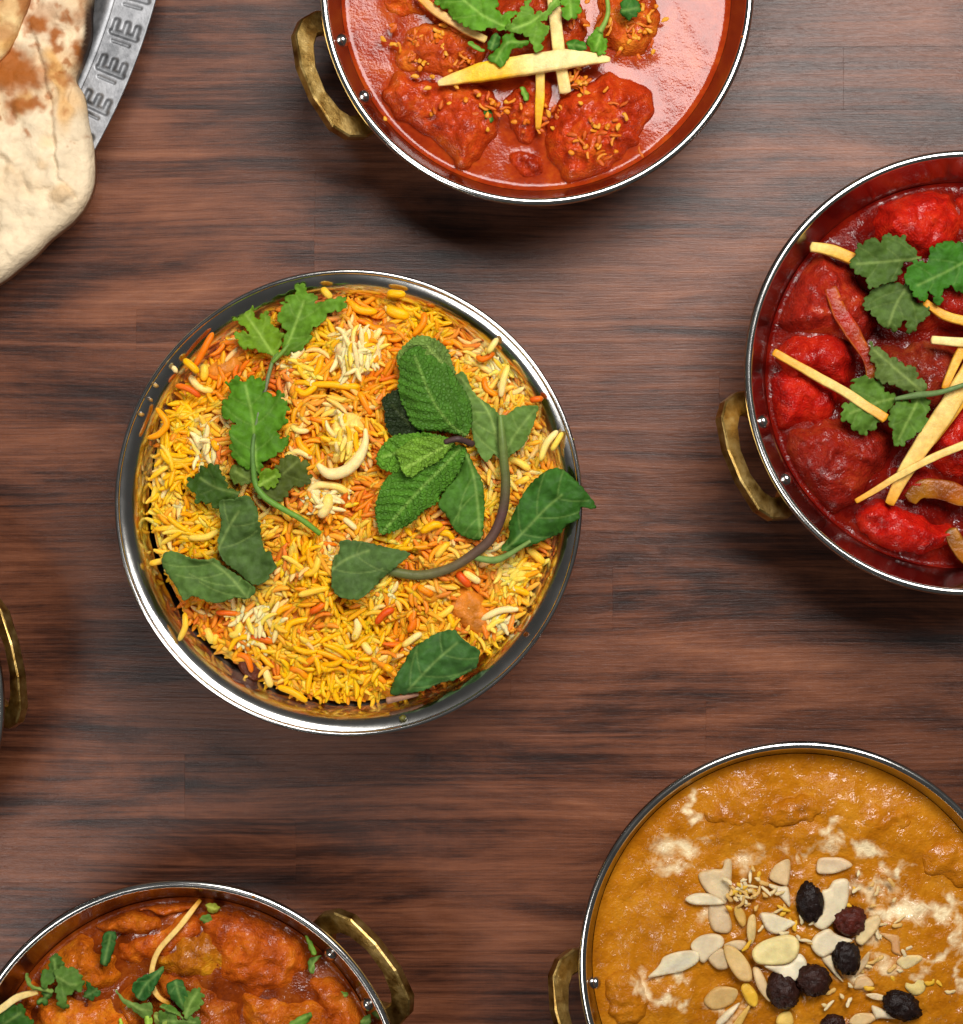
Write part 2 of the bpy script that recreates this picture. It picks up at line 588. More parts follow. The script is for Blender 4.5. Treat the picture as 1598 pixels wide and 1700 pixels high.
def karahi(px, py, rpx, handle_deg, label, reach=0.91):
    cx, cy, _ = W(px, py, RIM_Z)
    R = rpx * S - 0.0012
    root = empty("karahi_bowl", (cx, cy, 0))
    tag(root, label, "bowl", "two-handled steel karahi bowls round the rice bowl")
    k = R / K_PROFILE[-1][0]
    v, f = bowl_mesh(K_PROFILE, cx, cy, R, 0)
    mk("body", v, f, STEEL_K, root)
    v, f = rim_mesh(cx, cy, R + 0.0002, 0.00135, RIM_Z - 0.0008)
    mk("rim", v, f, STEEL, root)
    at = lambda z: wall_radius(K_PROFILE, z, k)
    for d in (handle_deg, handle_deg + 180):
        handle(root, cx, cy, math.radians(d), at(0.036), 0.0352, at, reach)
    return dict(c=(cx, cy), px=(px, py), at=at, root=root)

B_TOP = karahi(891, -19, 359, -158, "steel karahi bowl of orange-red curry with ginger batons above the rice bowl", 0.97)
B_RIGHT = karahi(1606, 619, 369, -158, "steel karahi bowl of deep red tomato curry cut off by the photo edge")
B_KORMA = karahi(1332, 1602, 370, -165, "steel karahi bowl of golden korma topped with almonds and raisins")
B_LOW = karahi(300, 1835, 372, 36, "steel karahi bowl of brown-orange curry with chopped coriander below the rice bowl")
B_LEFT = karahi(-364, 1170, 369, 11, "steel karahi bowl beside the rice bowl showing only its rim and brass handle", 0.63)

# the plain bowl of rice
R_PROFILE = [(0.0380, 0.0012), (0.0480, 0.0060), (0.0560, 0.0160), (0.0610, 0.0270), (0.0640, 0.0352), (0.0660, 0.0402), (0.0682, 0.0443), (0.0704, 0.0468), (0.0724, 0.0482), (0.0744, 0.0488)]
rcx, rcy, _ = W(578, 835, RIM_Z)
rice_bowl = empty("rice_bowl", (rcx, rcy, 0))
tag(rice_bowl, "plain handleless steel bowl heaped with yellow rice in the middle", "bowl")
v, f = bowl_mesh(R_PROFILE, rcx, rcy, 0.0742, 0)
rr_ = np.hypot(v[:, 0] - rcx, v[:, 1] - rcy)
an = np.arctan2(v[:, 1] - rcy, v[:, 0] - rcx)
film_reflection = np.clip((0.0455 - v[:, 2]) / 0.006, 0, 1) * (0.30 + 0.35 * np.sin(an * 3 + 1.0))  # stain and painted rice reflection, only low on the wall
mk("body", v, f, STEEL_RICE, rice_bowl, attrs={"film_reflection": np.clip(film_reflection, 0, 1)})
v, f = rim_mesh(rcx, rcy, 0.0744, 0.0008, RIM_Z - 0.0006)
da = np.arctan2(v[:, 1] - rcy, v[:, 0] - rcx)
v[:, 2] += noise2(np.column_stack([np.cos(da), np.sin(da)]) * 100, 45, 6, 2) * 0.0003
mk("rim", v, f, STEEL, rice_bowl)

# ------------------------------------------------------------------ generic food pieces
def piece(name, outline, z, height, mat, parent=None, col=(1, 1, 1), spacing=4.0, power=0.55, width=0.85, rough_px=(26, 9),
          rough_m=(0.0008, 0.0003), seed=0.0, smooth_outline=True, attrs=None, bottom=0.003, tilt=(0, 0), colvar=0.1, wobble=0.0, rim_tint=0.0, clip=None):
    """A domed lump cut to an outline (photo pixels) standing on height z."""
    ol = catmull(outline, True, spacing) if smooth_outline else np.array(outline, float)
    if wobble:
        nrm = np.roll(ol, -1, 0) - np.roll(ol, 1, 0)
        nrm = np.column_stack([nrm[:, 1], -nrm[:, 0]]) / (np.linalg.norm(nrm, axis=1)[:, None] + 1e-9)
        ol = ol + nrm * (noise2(ol, 34, seed + 3, 2) * wobble * 1.5)[:, None]
    if clip:                                    # keep inside the wall of its bowl
        k_ = (CAM_Z - z) / DIST * S
        cc_ = np.array([clip['c'][0] / k_ + 799, 850 - clip['c'][1] / k_])
        rm_ = clip['at'](z) / k_ - 5
        d_ = ol - cc_
        r_ = np.linalg.norm(d_, axis=1)
        ol = cc_ + d_ * np.minimum(1, rm_ / r_)[:, None]
        ol = ol[np.concatenate([[True], np.linalg.norm(np.diff(ol, axis=0), axis=1) > 0.3])]
    P, F, D = fill(ol, spacing)
    dm = D.max()
    t = np.clip(D / (dm * width), 0, 1)
    hz = height * (1 - (1 - t) ** 2) ** power
    nz = noise2(P, rough_px[0], seed) * rough_m[0] + noise2(P, rough_px[1], seed + 9) * rough_m[1]
    c0 = P.mean(0)
    rd = (0.25 - np.abs(noise2(P, rough_px[0] * 0.8, seed + 21))) * rough_m[0] * 1.3 + noise2(P, 5.5, seed + 31) * rough_m[1] * 0.35
    hz = hz + (nz + rd) * np.clip(t * 2, 0, 1) + ((P[:, 0] - c0[0]) * tilt[0] + (P[:, 1] - c0[1]) * tilt[1]) * S
    V = np.array([W(p[0], p[1], z) for p in P])
    V[:, 2] += hz
    n = len(V)
    B = V.copy()
    B[:, 2] = z - bottom + ((P[:, 0] - c0[0]) * tilt[0] + (P[:, 1] - c0[1]) * tilt[1]) * S
    faces = list(F) + [tuple(i + n for i in reversed(t_)) for t_ in F]
    # side walls along border edges
    cnt = {}
    for t_ in F:
        for a, b in ((t_[0], t_[1]), (t_[1], t_[2]), (t_[2], t_[0])):
            cnt[(a, b)] = 1
    for (a, b) in cnt:
        if (b, a) not in cnt:
            faces.append((b, a, a + n, b + n))
    edge_k = (np.exp(-(D / 3.5) ** 2) * rim_tint * (0.5 + np.abs(noise2(P, 25, seed + 6, 2)) * 1.5))[:, None] if rim_tint else 0.0
    cv = (np.array(col)[None, :] * (1 - edge_k) + np.array([0.62, 0.30, 0.04])[None] * edge_k) * (1 + colvar * noise2(P, 30, seed + 5, 2)[:, None] * 2)
    cv = np.clip(np.vstack([cv, cv]), 0, 2)
    at = {k: np.concatenate([f_(P, D), f_(P, D)]) for k, f_ in (attrs or {}).items()}
    return mk(name, np.vstack([V, B]), faces, mat, parent, col=cv, attrs=at)

def sauce_disc(name, bowl, z, mat, parent, amp=(0.0003, 0.0001), scale=(40, 14), seed=0.0, creamfun=None, mounds=(), col=(1, 1, 1), lumps=()):
    cx, cy = bowl['c']
    R = bowl['at'](z) + 0.0003
    nr, ns = 120, 260
    rad = np.concatenate([[0.0], np.linspace(0.02, 1, nr) ** 0.8]) * R
    ang = np.arange(ns) / ns * 2 * math.pi
    V = [(cx, cy)]
    for r in rad[1:]:
        for a in ang:
            V.append((cx + r * math.cos(a), cy + r * math.sin(a)))
    V = np.array(V)
    k = (CAM_Z - z) / DIST * S
    P = np.column_stack([V[:, 0] / k + 799, 850 - V[:, 1] / k])
    rr = np.hypot(V[:, 0] - cx, V[:, 1] - cy) / R
    hz = noise2(P, scale[0], seed, 2) * amp[0] + noise2(P, scale[1], seed + 2, 2) * amp[1]
    for (mx, my, mr, mh) in mounds:
        d = np.hypot(P[:, 0] - mx, P[:, 1] - my) / mr
        hz += mh * np.clip(1 - d * d, 0, 1) ** 1.5
    for k_, (ol_, h_, *_r) in enumerate(lumps):
        q_ = np.array(ol_, float); c_ = q_.mean(0)
        r_ = np.sqrt(((q_ - c_) ** 2).sum(1)).mean() * 1.38
        d_ = np.hypot(P[:, 0] - c_[0], P[:, 1] - c_[1]) / r_
        hz = np.maximum(hz, hz * 0.4 + h_ * 0.62 * np.clip(1 - d_ ** 2, 0, 1) ** 1.2)
    hz = hz * np.clip((1 - rr) * 8, 0.1, 1) + 0.0009 * np.clip((rr - 0.965) / 0.035, 0, 1) ** 2
    F = []
    for j in range(ns):
        F.append((0, 1 + j, 1 + (j + 1) % ns))
    for i in range(nr - 1):
        for j in range(ns):
            a, b = 1 + i * ns + j, 1 + i * ns + (j + 1) % ns
            F.append((a, a + ns, b + ns, b))
    attrs = {"cream": creamfun(P) if creamfun else np.zeros(len(P))}
    return mk(name, np.column_stack([V, z + hz]), F, mat, parent, col=np.tile(np.array(col, float), (len(P), 1)), attrs=attrs)

# ------------------------------------------------------------------ herbs
def offset_teeth(ol, amp, period, seed, sharp=1.0):
    seg = np.linalg.norm(np.roll(ol, -1, 0) - ol, axis=1)
    s = np.concatenate([[0], np.cumsum(seg)[:-1]])
    nrm = np.roll(ol, -1, 0) - np.roll(ol, 1, 0)
    nrm = np.column_stack([nrm[:, 1], -nrm[:, 0]]) / (np.linalg.norm(nrm, axis=1)[:, None] + 1e-9)
    area_ = np.sum(ol[:, 0] * np.roll(ol[:, 1], -1) - np.roll(ol[:, 0], -1) * ol[:, 1])
    if area_ < 0:
        nrm = -nrm
    ph = s / period * 2 * math.pi + 1.5 * np.sin(s / period * 0.9 + seed)
    wv = np.abs(np.sin(ph / 2)) ** 0.7 - 0.6
    return ol + nrm * (amp * wv * (0.7 + 0.5 * np.sin(s / period * 1.7 + seed * 2)))[:, None]

def leaf(name, outline, mid, z, parent=None, col=(0.05, 0.13, 0.03), kind="mint", seed=0.0, fold=0.0, curl=0.0, tilt=(0, 0), vein=1.0,
         lateral=True, spacing=None, lift=0.0, zwave=0.0006, fill_to=None):
    spacing = spacing or {"mint": 2.8, "coriander": 2.5, "plain": 2.3}[kind]
    ol = catmull(outline, True, 1.8)
    if kind == "mint":
        ol = offset_teeth(ol, 3.6, 8.5, seed)
    elif kind == "coriander":
        ol = offset_teeth(ol, 8.5, 37.0, seed)
        ol = catmull(ol[::2], True, 1.8)
        ol = offset_teeth(ol, 6.0, 14.0, seed + 2)
        ol = offset_teeth(ol, 2.0, 6.0, seed + 1)
    else:
        ol = offset_teeth(ol, 2.4, 12.0, seed)
    P, F, D = fill(ol, spacing)
    mid = catmull(mid, False, 4.0)
    dm = line_dist(P, mid)
    # side veins leave the midrib at an angle and run forward to the border
    segs_a, segs_b = [], []
    if lateral:
        L = len(mid)
        vr = np.random.default_rng(int(seed * 13) + 5)
        i_list, i_ = [], 2
        while i_ < L - 2:
            i_list.append(i_); i_ += 4 if kind == "mint" else int(vr.integers(6, 12))
        for i in i_list:
            t = mid[min(i + 1, L - 1)] - mid[i - 1]
            t /= np.linalg.norm(t) + 1e-9
            for sgn in (-1, 1):
                nn = np.array([-t[1], t[0]]) * sgn
                p = mid[i].copy()
                jit = vr.uniform(-0.25, 0.35) if kind != "mint" else vr.uniform(-0.06, 0.06)
                for k in range(14):
                    d = nn * (1 - k / 26) + t * (0.65 + k / 22 + jit)
                    d /= np.linalg.norm(d)
                    q = p + d * 6
                    if not inside(q[None], ol)[0]:
                        break
                    segs_a.append(p); segs_b.append(q)
                    p = q
    if segs_a:
        dl = np.concatenate([seg_dist(p, np.array(segs_a), np.array(segs_b)).min(1) for p in np.array_split(P, max(1, len(P) // 800))])
    else:
        dl = np.full(len(P), 99.0)
    lat = {"mint": 0.12, "coriander": 0.36, "plain": 0.62}[kind]
    v = np.maximum(np.exp(-(dm / 2.2) ** 2), lat * np.exp(-(dl / 1.25) ** 2)) * vein
    size = D.max()
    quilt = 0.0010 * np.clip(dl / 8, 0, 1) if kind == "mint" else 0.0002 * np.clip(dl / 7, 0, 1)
    hz = fold * np.clip(dm, 0, 60) * S - curl * (np.clip(1 - D / (size * 0.8), 0, 1) ** 2) * size * S + quilt
    hz = hz + noise2(P, 48, seed, 2) * zwave * 1.9 + noise2(P, 12, seed + 4) * 0.00026 + (noise2(P, 24, seed + 14, 2) * 0.0013 if kind != "mint" else 0)
    hz = hz + lift
    # the rim of the leaf rolls up or down along its length
    hz = hz + np.exp(-(D / 7.0) ** 2) * noise2(P, 42, seed + 33) * (0.0035 if kind != "mint" else 0.0022)
    c0 = P.mean(0)
    hz = hz + ((P[:, 0] - c0[0]) * tilt[0] + (P[:, 1] - c0[1]) * tilt[1]) * S
    V = np.array([W(p[0], p[1], z) for p in P])
    V[:, 2] += hz
    base = np.array(col) * (np.array([1.65, 1.45, 0.85]) if kind == "mint" else np.array([1.5, 1.38, 0.8]))
    light = base * 1.1 + np.array([0.17, 0.20, 0.06]) * (0.5 + 2.2 * base[1])
    var = 1 + 0.35 * noise2(P, 38, seed + 8, 2)
    c = base[None] * var[:, None]
    c = c * ((0.78 if kind == "mint" else 0.93) + (0.28 if kind == "mint" else 0.12) * np.clip(dl / 6, 0, 1))[:, None]  # shade of the side-vein valleys put into the leaf colour
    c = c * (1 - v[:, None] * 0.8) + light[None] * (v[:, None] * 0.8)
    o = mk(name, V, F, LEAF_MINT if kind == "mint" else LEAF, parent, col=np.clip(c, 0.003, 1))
    m = o.modifiers.new("thickness", 'SOLIDIFY')
    m.thickness = 0.00025
    m.offset = -1
    return o

def stem(name, pts, z, rpx, parent=None, col=(0.12, 0.2, 0.04), dz=0.0, cols=None):
    path = catmull(pts, False, 4.0)
    n = len(path)
    r = np.interp(np.linspace(0, 1, n), np.linspace(0, 1, len(rpx)), rpx) * S
    zz = np.interp(np.linspace(0, 1, n), np.linspace(0, 1, len(z)), z) if hasattr(z, '__len__') else np.full(n, z)
    zr = float(np.mean(zz))
    P = np.array([W(p[0], p[1], zr) for p in path])
    P[:, 2] = zz + dz
    v, f = tube(P, r, 10)
    cc = np.array(cols if cols is not None else [col, col])
    ci = np.stack([np.interp(np.linspace(0, 1, n), np.linspace(0, 1, len(cc)), cc[:, k]) for k in range(3)], 1)
    c = np.vstack([np.repeat(ci, 10, 0), ci[:1], ci[-1:]])
    return mk(name, v, f, STEM, parent, col=c)

def baton(name, pts, z, wpx, parent=None, cols=((0.7, 0.5, 0.2),), flat=0.8, label=None, group=None, mat=None):
    """A cut stick of ginger: squared section, ends cut on a slant."""
    path = catmull(pts, False, 6.0)
    n = len(path)
    t = np.linspace(0, 1, n)
    r = np.interp(t, np.linspace(0, 1, len(wpx)), wpx) * S * 0.5
    zz = np.interp(t, np.linspace(0, 1, len(z)), z) if hasattr(z, '__len__') else np.full(n, z)
    P = np.array([W(p[0], p[1], float(np.mean(zz))) for p in path])
    P[:, 2] = zz
    P[:, :2] += np.column_stack([noise2(path, 40, pts[0][0] * .1), noise2(path, 40, pts[0][1] * .1)]) * 1.5 * S
    r = r * (1 + 0.12 * noise2(path, 25, pts[0][0] * 0.37))
    v, f = tube(P, r, 12, square=0.8, flat=flat)
    cc = np.array(cols, float)
    if len(cc) == 1:
        cc = np.vstack([cc, cc])
    ci = np.stack([np.interp(t, np.linspace(0, 1, len(cc)), cc[:, k]) for k in range(3)], 1)
    c = np.vstack([np.repeat(ci, 12, 0), ci[:1], ci[-1:]])
    c = c * (1 + 0.25 * noise2(v[:, :2] / S, 12, pts[0][0] * 0.11, 2))[:, None]
    fib = np.random.default_rng(int(abs(pts[0][0]))).uniform(0, 1, 12)
    fk = np.concatenate([np.tile(fib, n), [0.5, 0.5]]) * np.clip(0.5 + noise2(v[:, :2] / S, 30, pts[0][1] * 0.21) * 1.6, 0, 1)
    c = c * (1 - 0.45 * fk[:, None]) + np.array(AMBER)[None] * 0.45 * fk[:, None]
    o = mk(name, v, f, mat or GINGER, parent, col=np.clip(c, 0, 1))
    if label:
        tag(o, label, "ginger", group)
    return o

def Z(off, sc, pts):
    """Points read off an enlarged crop: crop offset, enlargement."""
    return [(off[0] + x / sc, off[1] + y / sc) for x, y in pts]

CREAM = (0.78, 0.55, 0.17); PALE = (0.80, 0.64, 0.28); AMBER = (0.74, 0.31, 0.015); YELLOW = (0.84, 0.47, 0.02)

# ================================================================== RICE
rice_c = (586.0, 827.0)
RICE_R = 343.0
def rice_h(P):
    P = np.asarray(P, float)
    d = np.hypot(P[:, 0] - rice_c[0], P[:, 1] - rice_c[1]) / RICE_R
    h = 0.0400 + 0.0072 * np.clip(1 - d ** 2.4, 0, 1)
    return h + (noise2(P, 105, 2.2, 2) * 0.0050 + noise2(P, 44, 4.1) * 0.0034) * np.clip(1.15 - d ** 5, 0.15, 1)

RZ = 0.045
rice = empty("biryani_rice", W(rice_c[0], rice_c[1], 0.03))
tag(rice, "heap of yellow and orange biryani rice filling the plain steel bowl", "rice")
# packed rice underneath
ol = np.array([(rice_c[0] + (RICE_R - 4) * math.cos(a), rice_c[1] + (RICE_R - 4) * math.sin(a)) for a in np.linspace(0, 2 * math.pi, 200, endpoint=False)])
YEL = (0.90, 0.45, 0.004); YEL2 = (0.88, 0.33, 0.004); ORA = (0.78, 0.18, 0.004); RED = (0.66, 0.085, 0.006); WHI = (0.86, 0.66, 0.30); PAL = (0.88, 0.60, 0.09)
PAL_COL = [YEL, YEL2, ORA, RED, WHI, PAL]
# (x, y, radius, weights over the palette) for the patches of colour seen in the heap
PATCH = [(290, 790, 110, (8, 2, .4, .2, 2.0, 3)), (350, 620, 90, (2, 4, 5, 2, .6, .5)), (540, 560, 80, (3, 5, 3, 1, 2, 2)),
         (680, 520, 70, (4, 4, 3, 1, .6, 1)), (820, 610, 90, (1.5, 2, 3, 1, 4, 3)), (870, 760, 80, (3, 2, 2, .6, 3, 4)),
         (560, 700, 90, (3, 4, 4, 2, 2, 2)), (520, 820, 90, (3, 3, 3, 1.4, 4, 2)), (600, 880, 90, (4, 3, 3, 2, 2, 2)),
         (470, 960, 100, (5, 3, 2, 2, 2, 2)), (440, 1040, 70, (3, 2, 2, 1, 5, 2)), (560, 1090, 110, (7, 5, 2, .8, .7, 1)),
         (760, 980, 90, (3, 3, 6, 2, 1, 1)), (860, 950, 80, (2, 2, 2, .6, 3, 4)), (680, 1040, 80, (4, 4, 4, 2, 2, 1)),
         (640, 950, 70, (5, 3, 3, 1, 2, 2)), (360, 1010, 60, (3, 2, 3, 3, 2, 2)), (440, 720, 90, (3, 3, 5, 2, 1, 1))]
PATCH_W = np.array([p[3] for p in PATCH], float); PATCH_W /= PATCH_W.sum(1)[:, None]

def patch_weights(P):
    """How much of each dye shows at each place of the heap."""
    P = np.atleast_2d(np.asarray(P, float))
    c = np.array([q[:2] for q in PATCH], float); r = np.array([q[2] for q in PATCH], float)
    w = np.exp(-((P[:, None, :] - c[None]) ** 2).sum(2) / (r ** 2 * 0.55)[None]) + 1e-5
    w = w @ PATCH_W
    cl = np.stack([noise2(P, 70, 20 + k, 2) for k in range(6)], 1)
    w = w * np.array([1.2, 1.3, 1.35, 0.75, 0.42, 0.8])[None] * np.exp(cl * 5.5)
    return w / w.sum(1)[:, None]
P, F, D = fill(ol, 4.2)
V = np.array([W(p[0], p[1], RZ) for p in P])
V[:, 2] = rice_h(P) - 0.0007 + noise2(P, 13, 31, 2) * 0.0011
cb = patch_weights(P) @ np.array(PAL_COL)
cb = cb * np.array([0.86, 0.72, 0.6])[None] * (1 + 0.5 * noise2(P, 16, 7, 2))[:, None]
mk("packed_rice", V, F, RICE, rice, col=np.clip(cb, 0.004, 1))

def grain_mesh(L, r, bend, sides=6, rings=9):
    t = -np.cos(np.linspace(0.0, math.pi, rings))
    t = np.sign(t) * np.abs(t) ** 0.9
    a = t * bend
    if abs(bend) > 1e-3:
        x = np.sin(a) / bend * L / 2; yv = (1 - np.cos(a)) / bend * L / 2
    else:
        x = t * L / 2; yv = 0 * t
    rad = r * np.clip(1 - np.abs(t) ** 3.2, 0.08, 1) ** 0.5
    return tube(np.column_stack([x, yv, 0 * t]), rad, sides, flat=0.85)

shapes = []
for i in range(12):
    shapes.append(grain_mesh(random.uniform(0.0062, 0.0112), random.uniform(0.00082, 0.00108), random.uniform(0.05, 1.5) * random.choice((-1, 1))))

def dyed(v, k, k2):
    """Pigment of a grain: the dye fades from one end to the other."""
    t = np.clip((v[:, 0] - v[:, 0].min()) / (np.ptp(v[:, 0]) + 1e-9), 0, 1)[:, None]
    t = t * t * (3 - 2 * t)
    return np.array(PAL_COL[k])[None] * (1 - t) + np.array(PAL_COL[k2])[None] * t
SECOND = {0: (0, 0, 1, 5), 1: (1, 0, 2), 2: (2, 1, 3), 3: (3, 2, 2), 4: (4, 4, 5), 5: (5, 0, 4)}

N_G = 4600
gx = RNG.uniform(-1, 1, (N_G * 2, 2)); gx = gx[np.hypot(gx[:, 0], gx[:, 1]) < 1][:N_G]
gp = np.array(rice_c) + gx * (RICE_R - 9)
dirf = noise2(gp, 70, 12.0) * 5.0
# near the wall the grains lie along it
ga = np.arctan2(gp[:, 1] - rice_c[1], gp[:, 0] - rice_c[0]); gd = np.hypot(gp[:, 0] - rice_c[0], gp[:, 1] - rice_c[1])
dirf = np.where(gd > RICE_R - 28, math.pi / 2 - ga, dirf)
grains = []
hh = rice_h(gp)
gw = patch_weights(gp)
local_dye = gw @ np.array(PAL_COL)
for i in range(len(gp)):
    p = gp[i]
    lay = random.random()
    w = gw[i]
    k = random.choices(range(6), weights=w)[0]
    grains.append((p, hh[i] + (lay - 0.22) * 0.0026, dirf[i] + random.gauss(0, 0.6), random.gauss(0, 0.24), random.gauss(0, 0.5), random.randrange(12), k, lay))

# a few grains clinging to the steel wall, and the fans of white grains seen on top
for (x, y, a) in ((303, 1040, 1.4), (447, 1125, 1.2), (322, 640, -0.9), (935, 740, 1.0), (915, 730, 0.9), (541, 487, -0.9), (352, 575, 1.0), (262, 690, -0.3), (270, 705, .6)):
    grains.append((np.array([x, y], float), 0.0405, a, 0.2, 0, random.randrange(12), random.choice((5, 0, 4)), 1.2))
def clump(cx, cy, n, r1, k, lift, swirl=0.0, stretch=1.0):
    """A lump of grains stuck together, roughly side by side."""
    a_main = random.uniform(0, 3.14)
    for i in range(n):
        a = random.uniform(0, 6.28); r = r1 * math.sqrt(random.random())
        p = np.array([cx + r * math.cos(a) * stretch, cy + r * math.sin(a)])
        if np.hypot(p[0] - rice_c[0], p[1] - rice_c[1]) > RICE_R - 14:
            continue
        z = rice_h(p[None])[0] + lift * (1 - (r / (r1 * 1.15)) ** 2)
        yaw = a_main + swirl * a + random.gauss(0, 0.55)
        grains.append((p, z, yaw, random.gauss(0, 0.3), random.gauss(0, 0.4), random.randrange(12), k if random.random() < 0.8 else (5 if k == 4 else 0), 1.1))
clump(592, 590, 44, 38, 4, 0.0056)
clump(572, 730, 40, 36, 5, 0.0056)
clump(548, 832, 20, 32, 4, 0.0026)
clump(495, 616, 18, 26, 5, 0.0030, 0, 1.3)
clump(425, 1032, 34, 34, 4, 0.0030, 0, 1.3)
clump(285, 770, 90, 60, 0, 0.0040, 0.4)
clump(300, 690, 24, 30, 0, 0.0030)
clump(545, 1105, 90, 66, 0, 0.0036, 0.4, 1.3)
clump(870, 960, 34, 36, 5, 0.0034)
clump(825, 1030, 12, 22, 4, 0.0020)
clump(330, 745, 26, 32, 4, 0.0030)
clump(500, 920, 26, 34, 0, 0.0034)
clump(690, 500, 30, 32, 0, 0.0034, 0, 1.4)
clump(840, 590, 34, 40, 4, 0.0026)
clump(660, 900, 26, 34, 0, 0.0030)
clump(640, 965, 20, 24, 5, 0.0030)
clump(300, 880, 40, 44, 0, 0.0030, 0, 1.4)

def grain_matrix(p, z, yaw, pitch, roll):
    x, yy, _ = W(p[0], p[1], RZ)
    return Matrix.Translation((x, yy, z)) @ Matrix.Rotation(yaw, 4, 'Z') @ Matrix.Rotation(pitch, 4, 'Y') @ Matrix.Rotation(roll, 4, 'X')

# the 300 uppermost grains are parts of their own, the rest is packed as one part
TR = []   # single grains traced from the photograph: points, width in pixels, colour
def tr(off, lst):
    for pts, wd, k in lst:
        TR.append((Z(off, 3.716, pts), wd, k))
tr((170, 430), [([(540, 720), (590, 790), (680, 815)], 13, 4), ([(620, 650), (630, 700), (620, 750)], 15, 5), ([(570, 660), (620, 570), (680, 455)], 12, 2), ([(275, 1105), (350, 1080), (395, 1010), (330, 920)], 12, 1),
                ([(560, 1070), (590, 1130), (605, 1170)], 12, 4), ([(1150, 640), (1240, 550)], 12, 4), ([(1355, 180), (1380, 210), (1410, 240)], 13, 0), ([(1250, 1445), (1330, 1395), (1450, 1405), (1520, 1450)], 13, 4),
                ([(1340, 1590), (1385, 1520), (1395, 1450)], 20, 4), ([(1160, 1030), (1210, 1060), (1270, 1060)], 10, 5), ([(1200, 1100), (1230, 1160), (1290, 1210)], 12, 1), ([(1280, 775), (1420, 775), (1580, 800)], 12, 0),
                ([(1190, 800), (1250, 830), (1330, 770)], 12, 0), ([(1350, 600), (1330, 680), (1290, 730)], 12, 1), ([(450, 780), (530, 800), (600, 850)], 11, 2), ([(500, 620), (550, 660), (590, 700)], 13, 0),
                ([(430, 660), (460, 700)], 9, 4), ([(680, 1120), (710, 1180)], 12, 0), ([(1110, 1230), (1200, 1190), (1290, 1230)], 12, 5)])
tr((170, 820), [([(470, 905), (510, 820), (505, 735)], 11, 5), ([(640, 830), (680, 920)], 14, 5), ([(700, 865), (690, 930)], 12, 5), ([(780, 970), (830, 895), (930, 890), (1015, 970)], 10, 0), ([(890, 910), (980, 930), (1010, 1000)], 10, 5),
                ([(820, 990), (890, 1010), (920, 1100)], 11, 2), ([(1000, 1080), (1040, 1190)], 13, 4), ([(1080, 1190), (1170, 1220), (1260, 1280)], 12, 0), ([(870, 875), (960, 890), (1060, 915)], 12, 3),
                ([(1165, 500), (1190, 420), (1180, 340)], 12, 0), ([(1240, 500), (1310, 470), (1340, 360)], 12, 0), ([(1210, 625), (1320, 595), (1400, 580)], 12, 5), ([(1070, 745), (1110, 710), (1170, 690)], 11, 0),
                ([(1130, 890), (1160, 800), (1290, 770)], 11, 0), ([(700, 730), (770, 735), (840, 740)], 10, 3), ([(320, 220), (450, 210), (560, 235)], 10, 0), ([(530, 270), (640, 265), (720, 220)], 12, 5),
                ([(1485, 150), (1530, 185), (1570, 220)], 10, 4), ([(560, 385), (640, 370), (720, 350)], 11, 0), ([(290, 430), (380, 410)], 11, 0), ([(1280, 730), (1340, 700), (1370, 660)], 12, 3), ([(780, 870), (830, 860), (850, 790)], 14, 5),
                ([(1150, 1075), (1220, 1090), (1260, 1140)], 13, 2), ([(1240, 1060), (1310, 1010), (1360, 1000)], 12, 2), ([(860, 60), (900, 45)], 10, 0), ([(1170, 230), (1240, 240), (1290, 260)], 9, 5)])
tr((570, 820), [([(545, 775), (620, 740), (675, 690)], 12, 0), ([(650, 740), (680, 830)], 11, 0), ([(480, 235), (560, 190), (610, 200)], 14, 0), ([(590, 240), (650, 245), (680, 285)], 12, 0), ([(365, 940), (430, 890), (480, 860)], 12, 5),
                ([(120, 920), (170, 985)], 13, 5), ([(850, 775), (960, 720), (1080, 710)], 12, 4), ([(740, 480), (840, 545)], 13, 5), ([(460, 570), (550, 625)], 13, 1), ([(1010, 590), (1070, 590), (1145, 620)], 12, 0),
                ([(700, 480), (740, 530), (780, 570)], 14, 3), ([(410, 740), (430, 800), (400, 850)], 14, 2), ([(200, 800), (250, 740), (310, 710)], 13, 3), ([(60, 900), (90, 830), (80, 770)], 14, 5), ([(570, 390), (620, 330), (650, 300)], 12, 5),
                ([(870, 850), (940, 790), (1000, 770)], 11, 5), ([(1140, 340), (1190, 380), (1235, 430)], 14, 5), ([(1060, 530), (1150, 430)], 18, 5), ([(250, 1060), (300, 1090)], 13, 1), ([(100, 1170), (125, 1110)], 13, 5)])
tr((570, 430), [([(30, 260), (100, 315), (205, 325)], 14, 1), ([(870, 730), (880, 800), (970, 855)], 11, 2), ([(970, 850), (985, 750), (1015, 655)], 12, 4), ([(1215, 1245), (1250, 1140), (1320, 1060)], 12, 5), ([(1285, 1180), (1350, 1070)], 10, 5),
                ([(95, 820), (170, 960)], 12, 1), ([(0, 790), (100, 785)], 12, 0), ([(1060, 1390), (1150, 1345)], 12, 0), ([(605, 515), (680, 520)], 10, 2), ([(930, 580), (860, 620), (820, 600)], 11, 2), ([(430, 470), (490, 400), (500, 330)], 12, 1),
                ([(180, 510), (230, 430)], 11, 5), ([(890, 580), (950, 490)], 11, 5), ([(1150, 870), (1230, 860)], 11, 3), ([(1020, 1230), (1090, 1260), (1150, 1300)], 13, 5), ([(260, 290), (320, 330), (400, 350)], 20, 0), ([(270, 210), (380, 220)], 14, 0)])
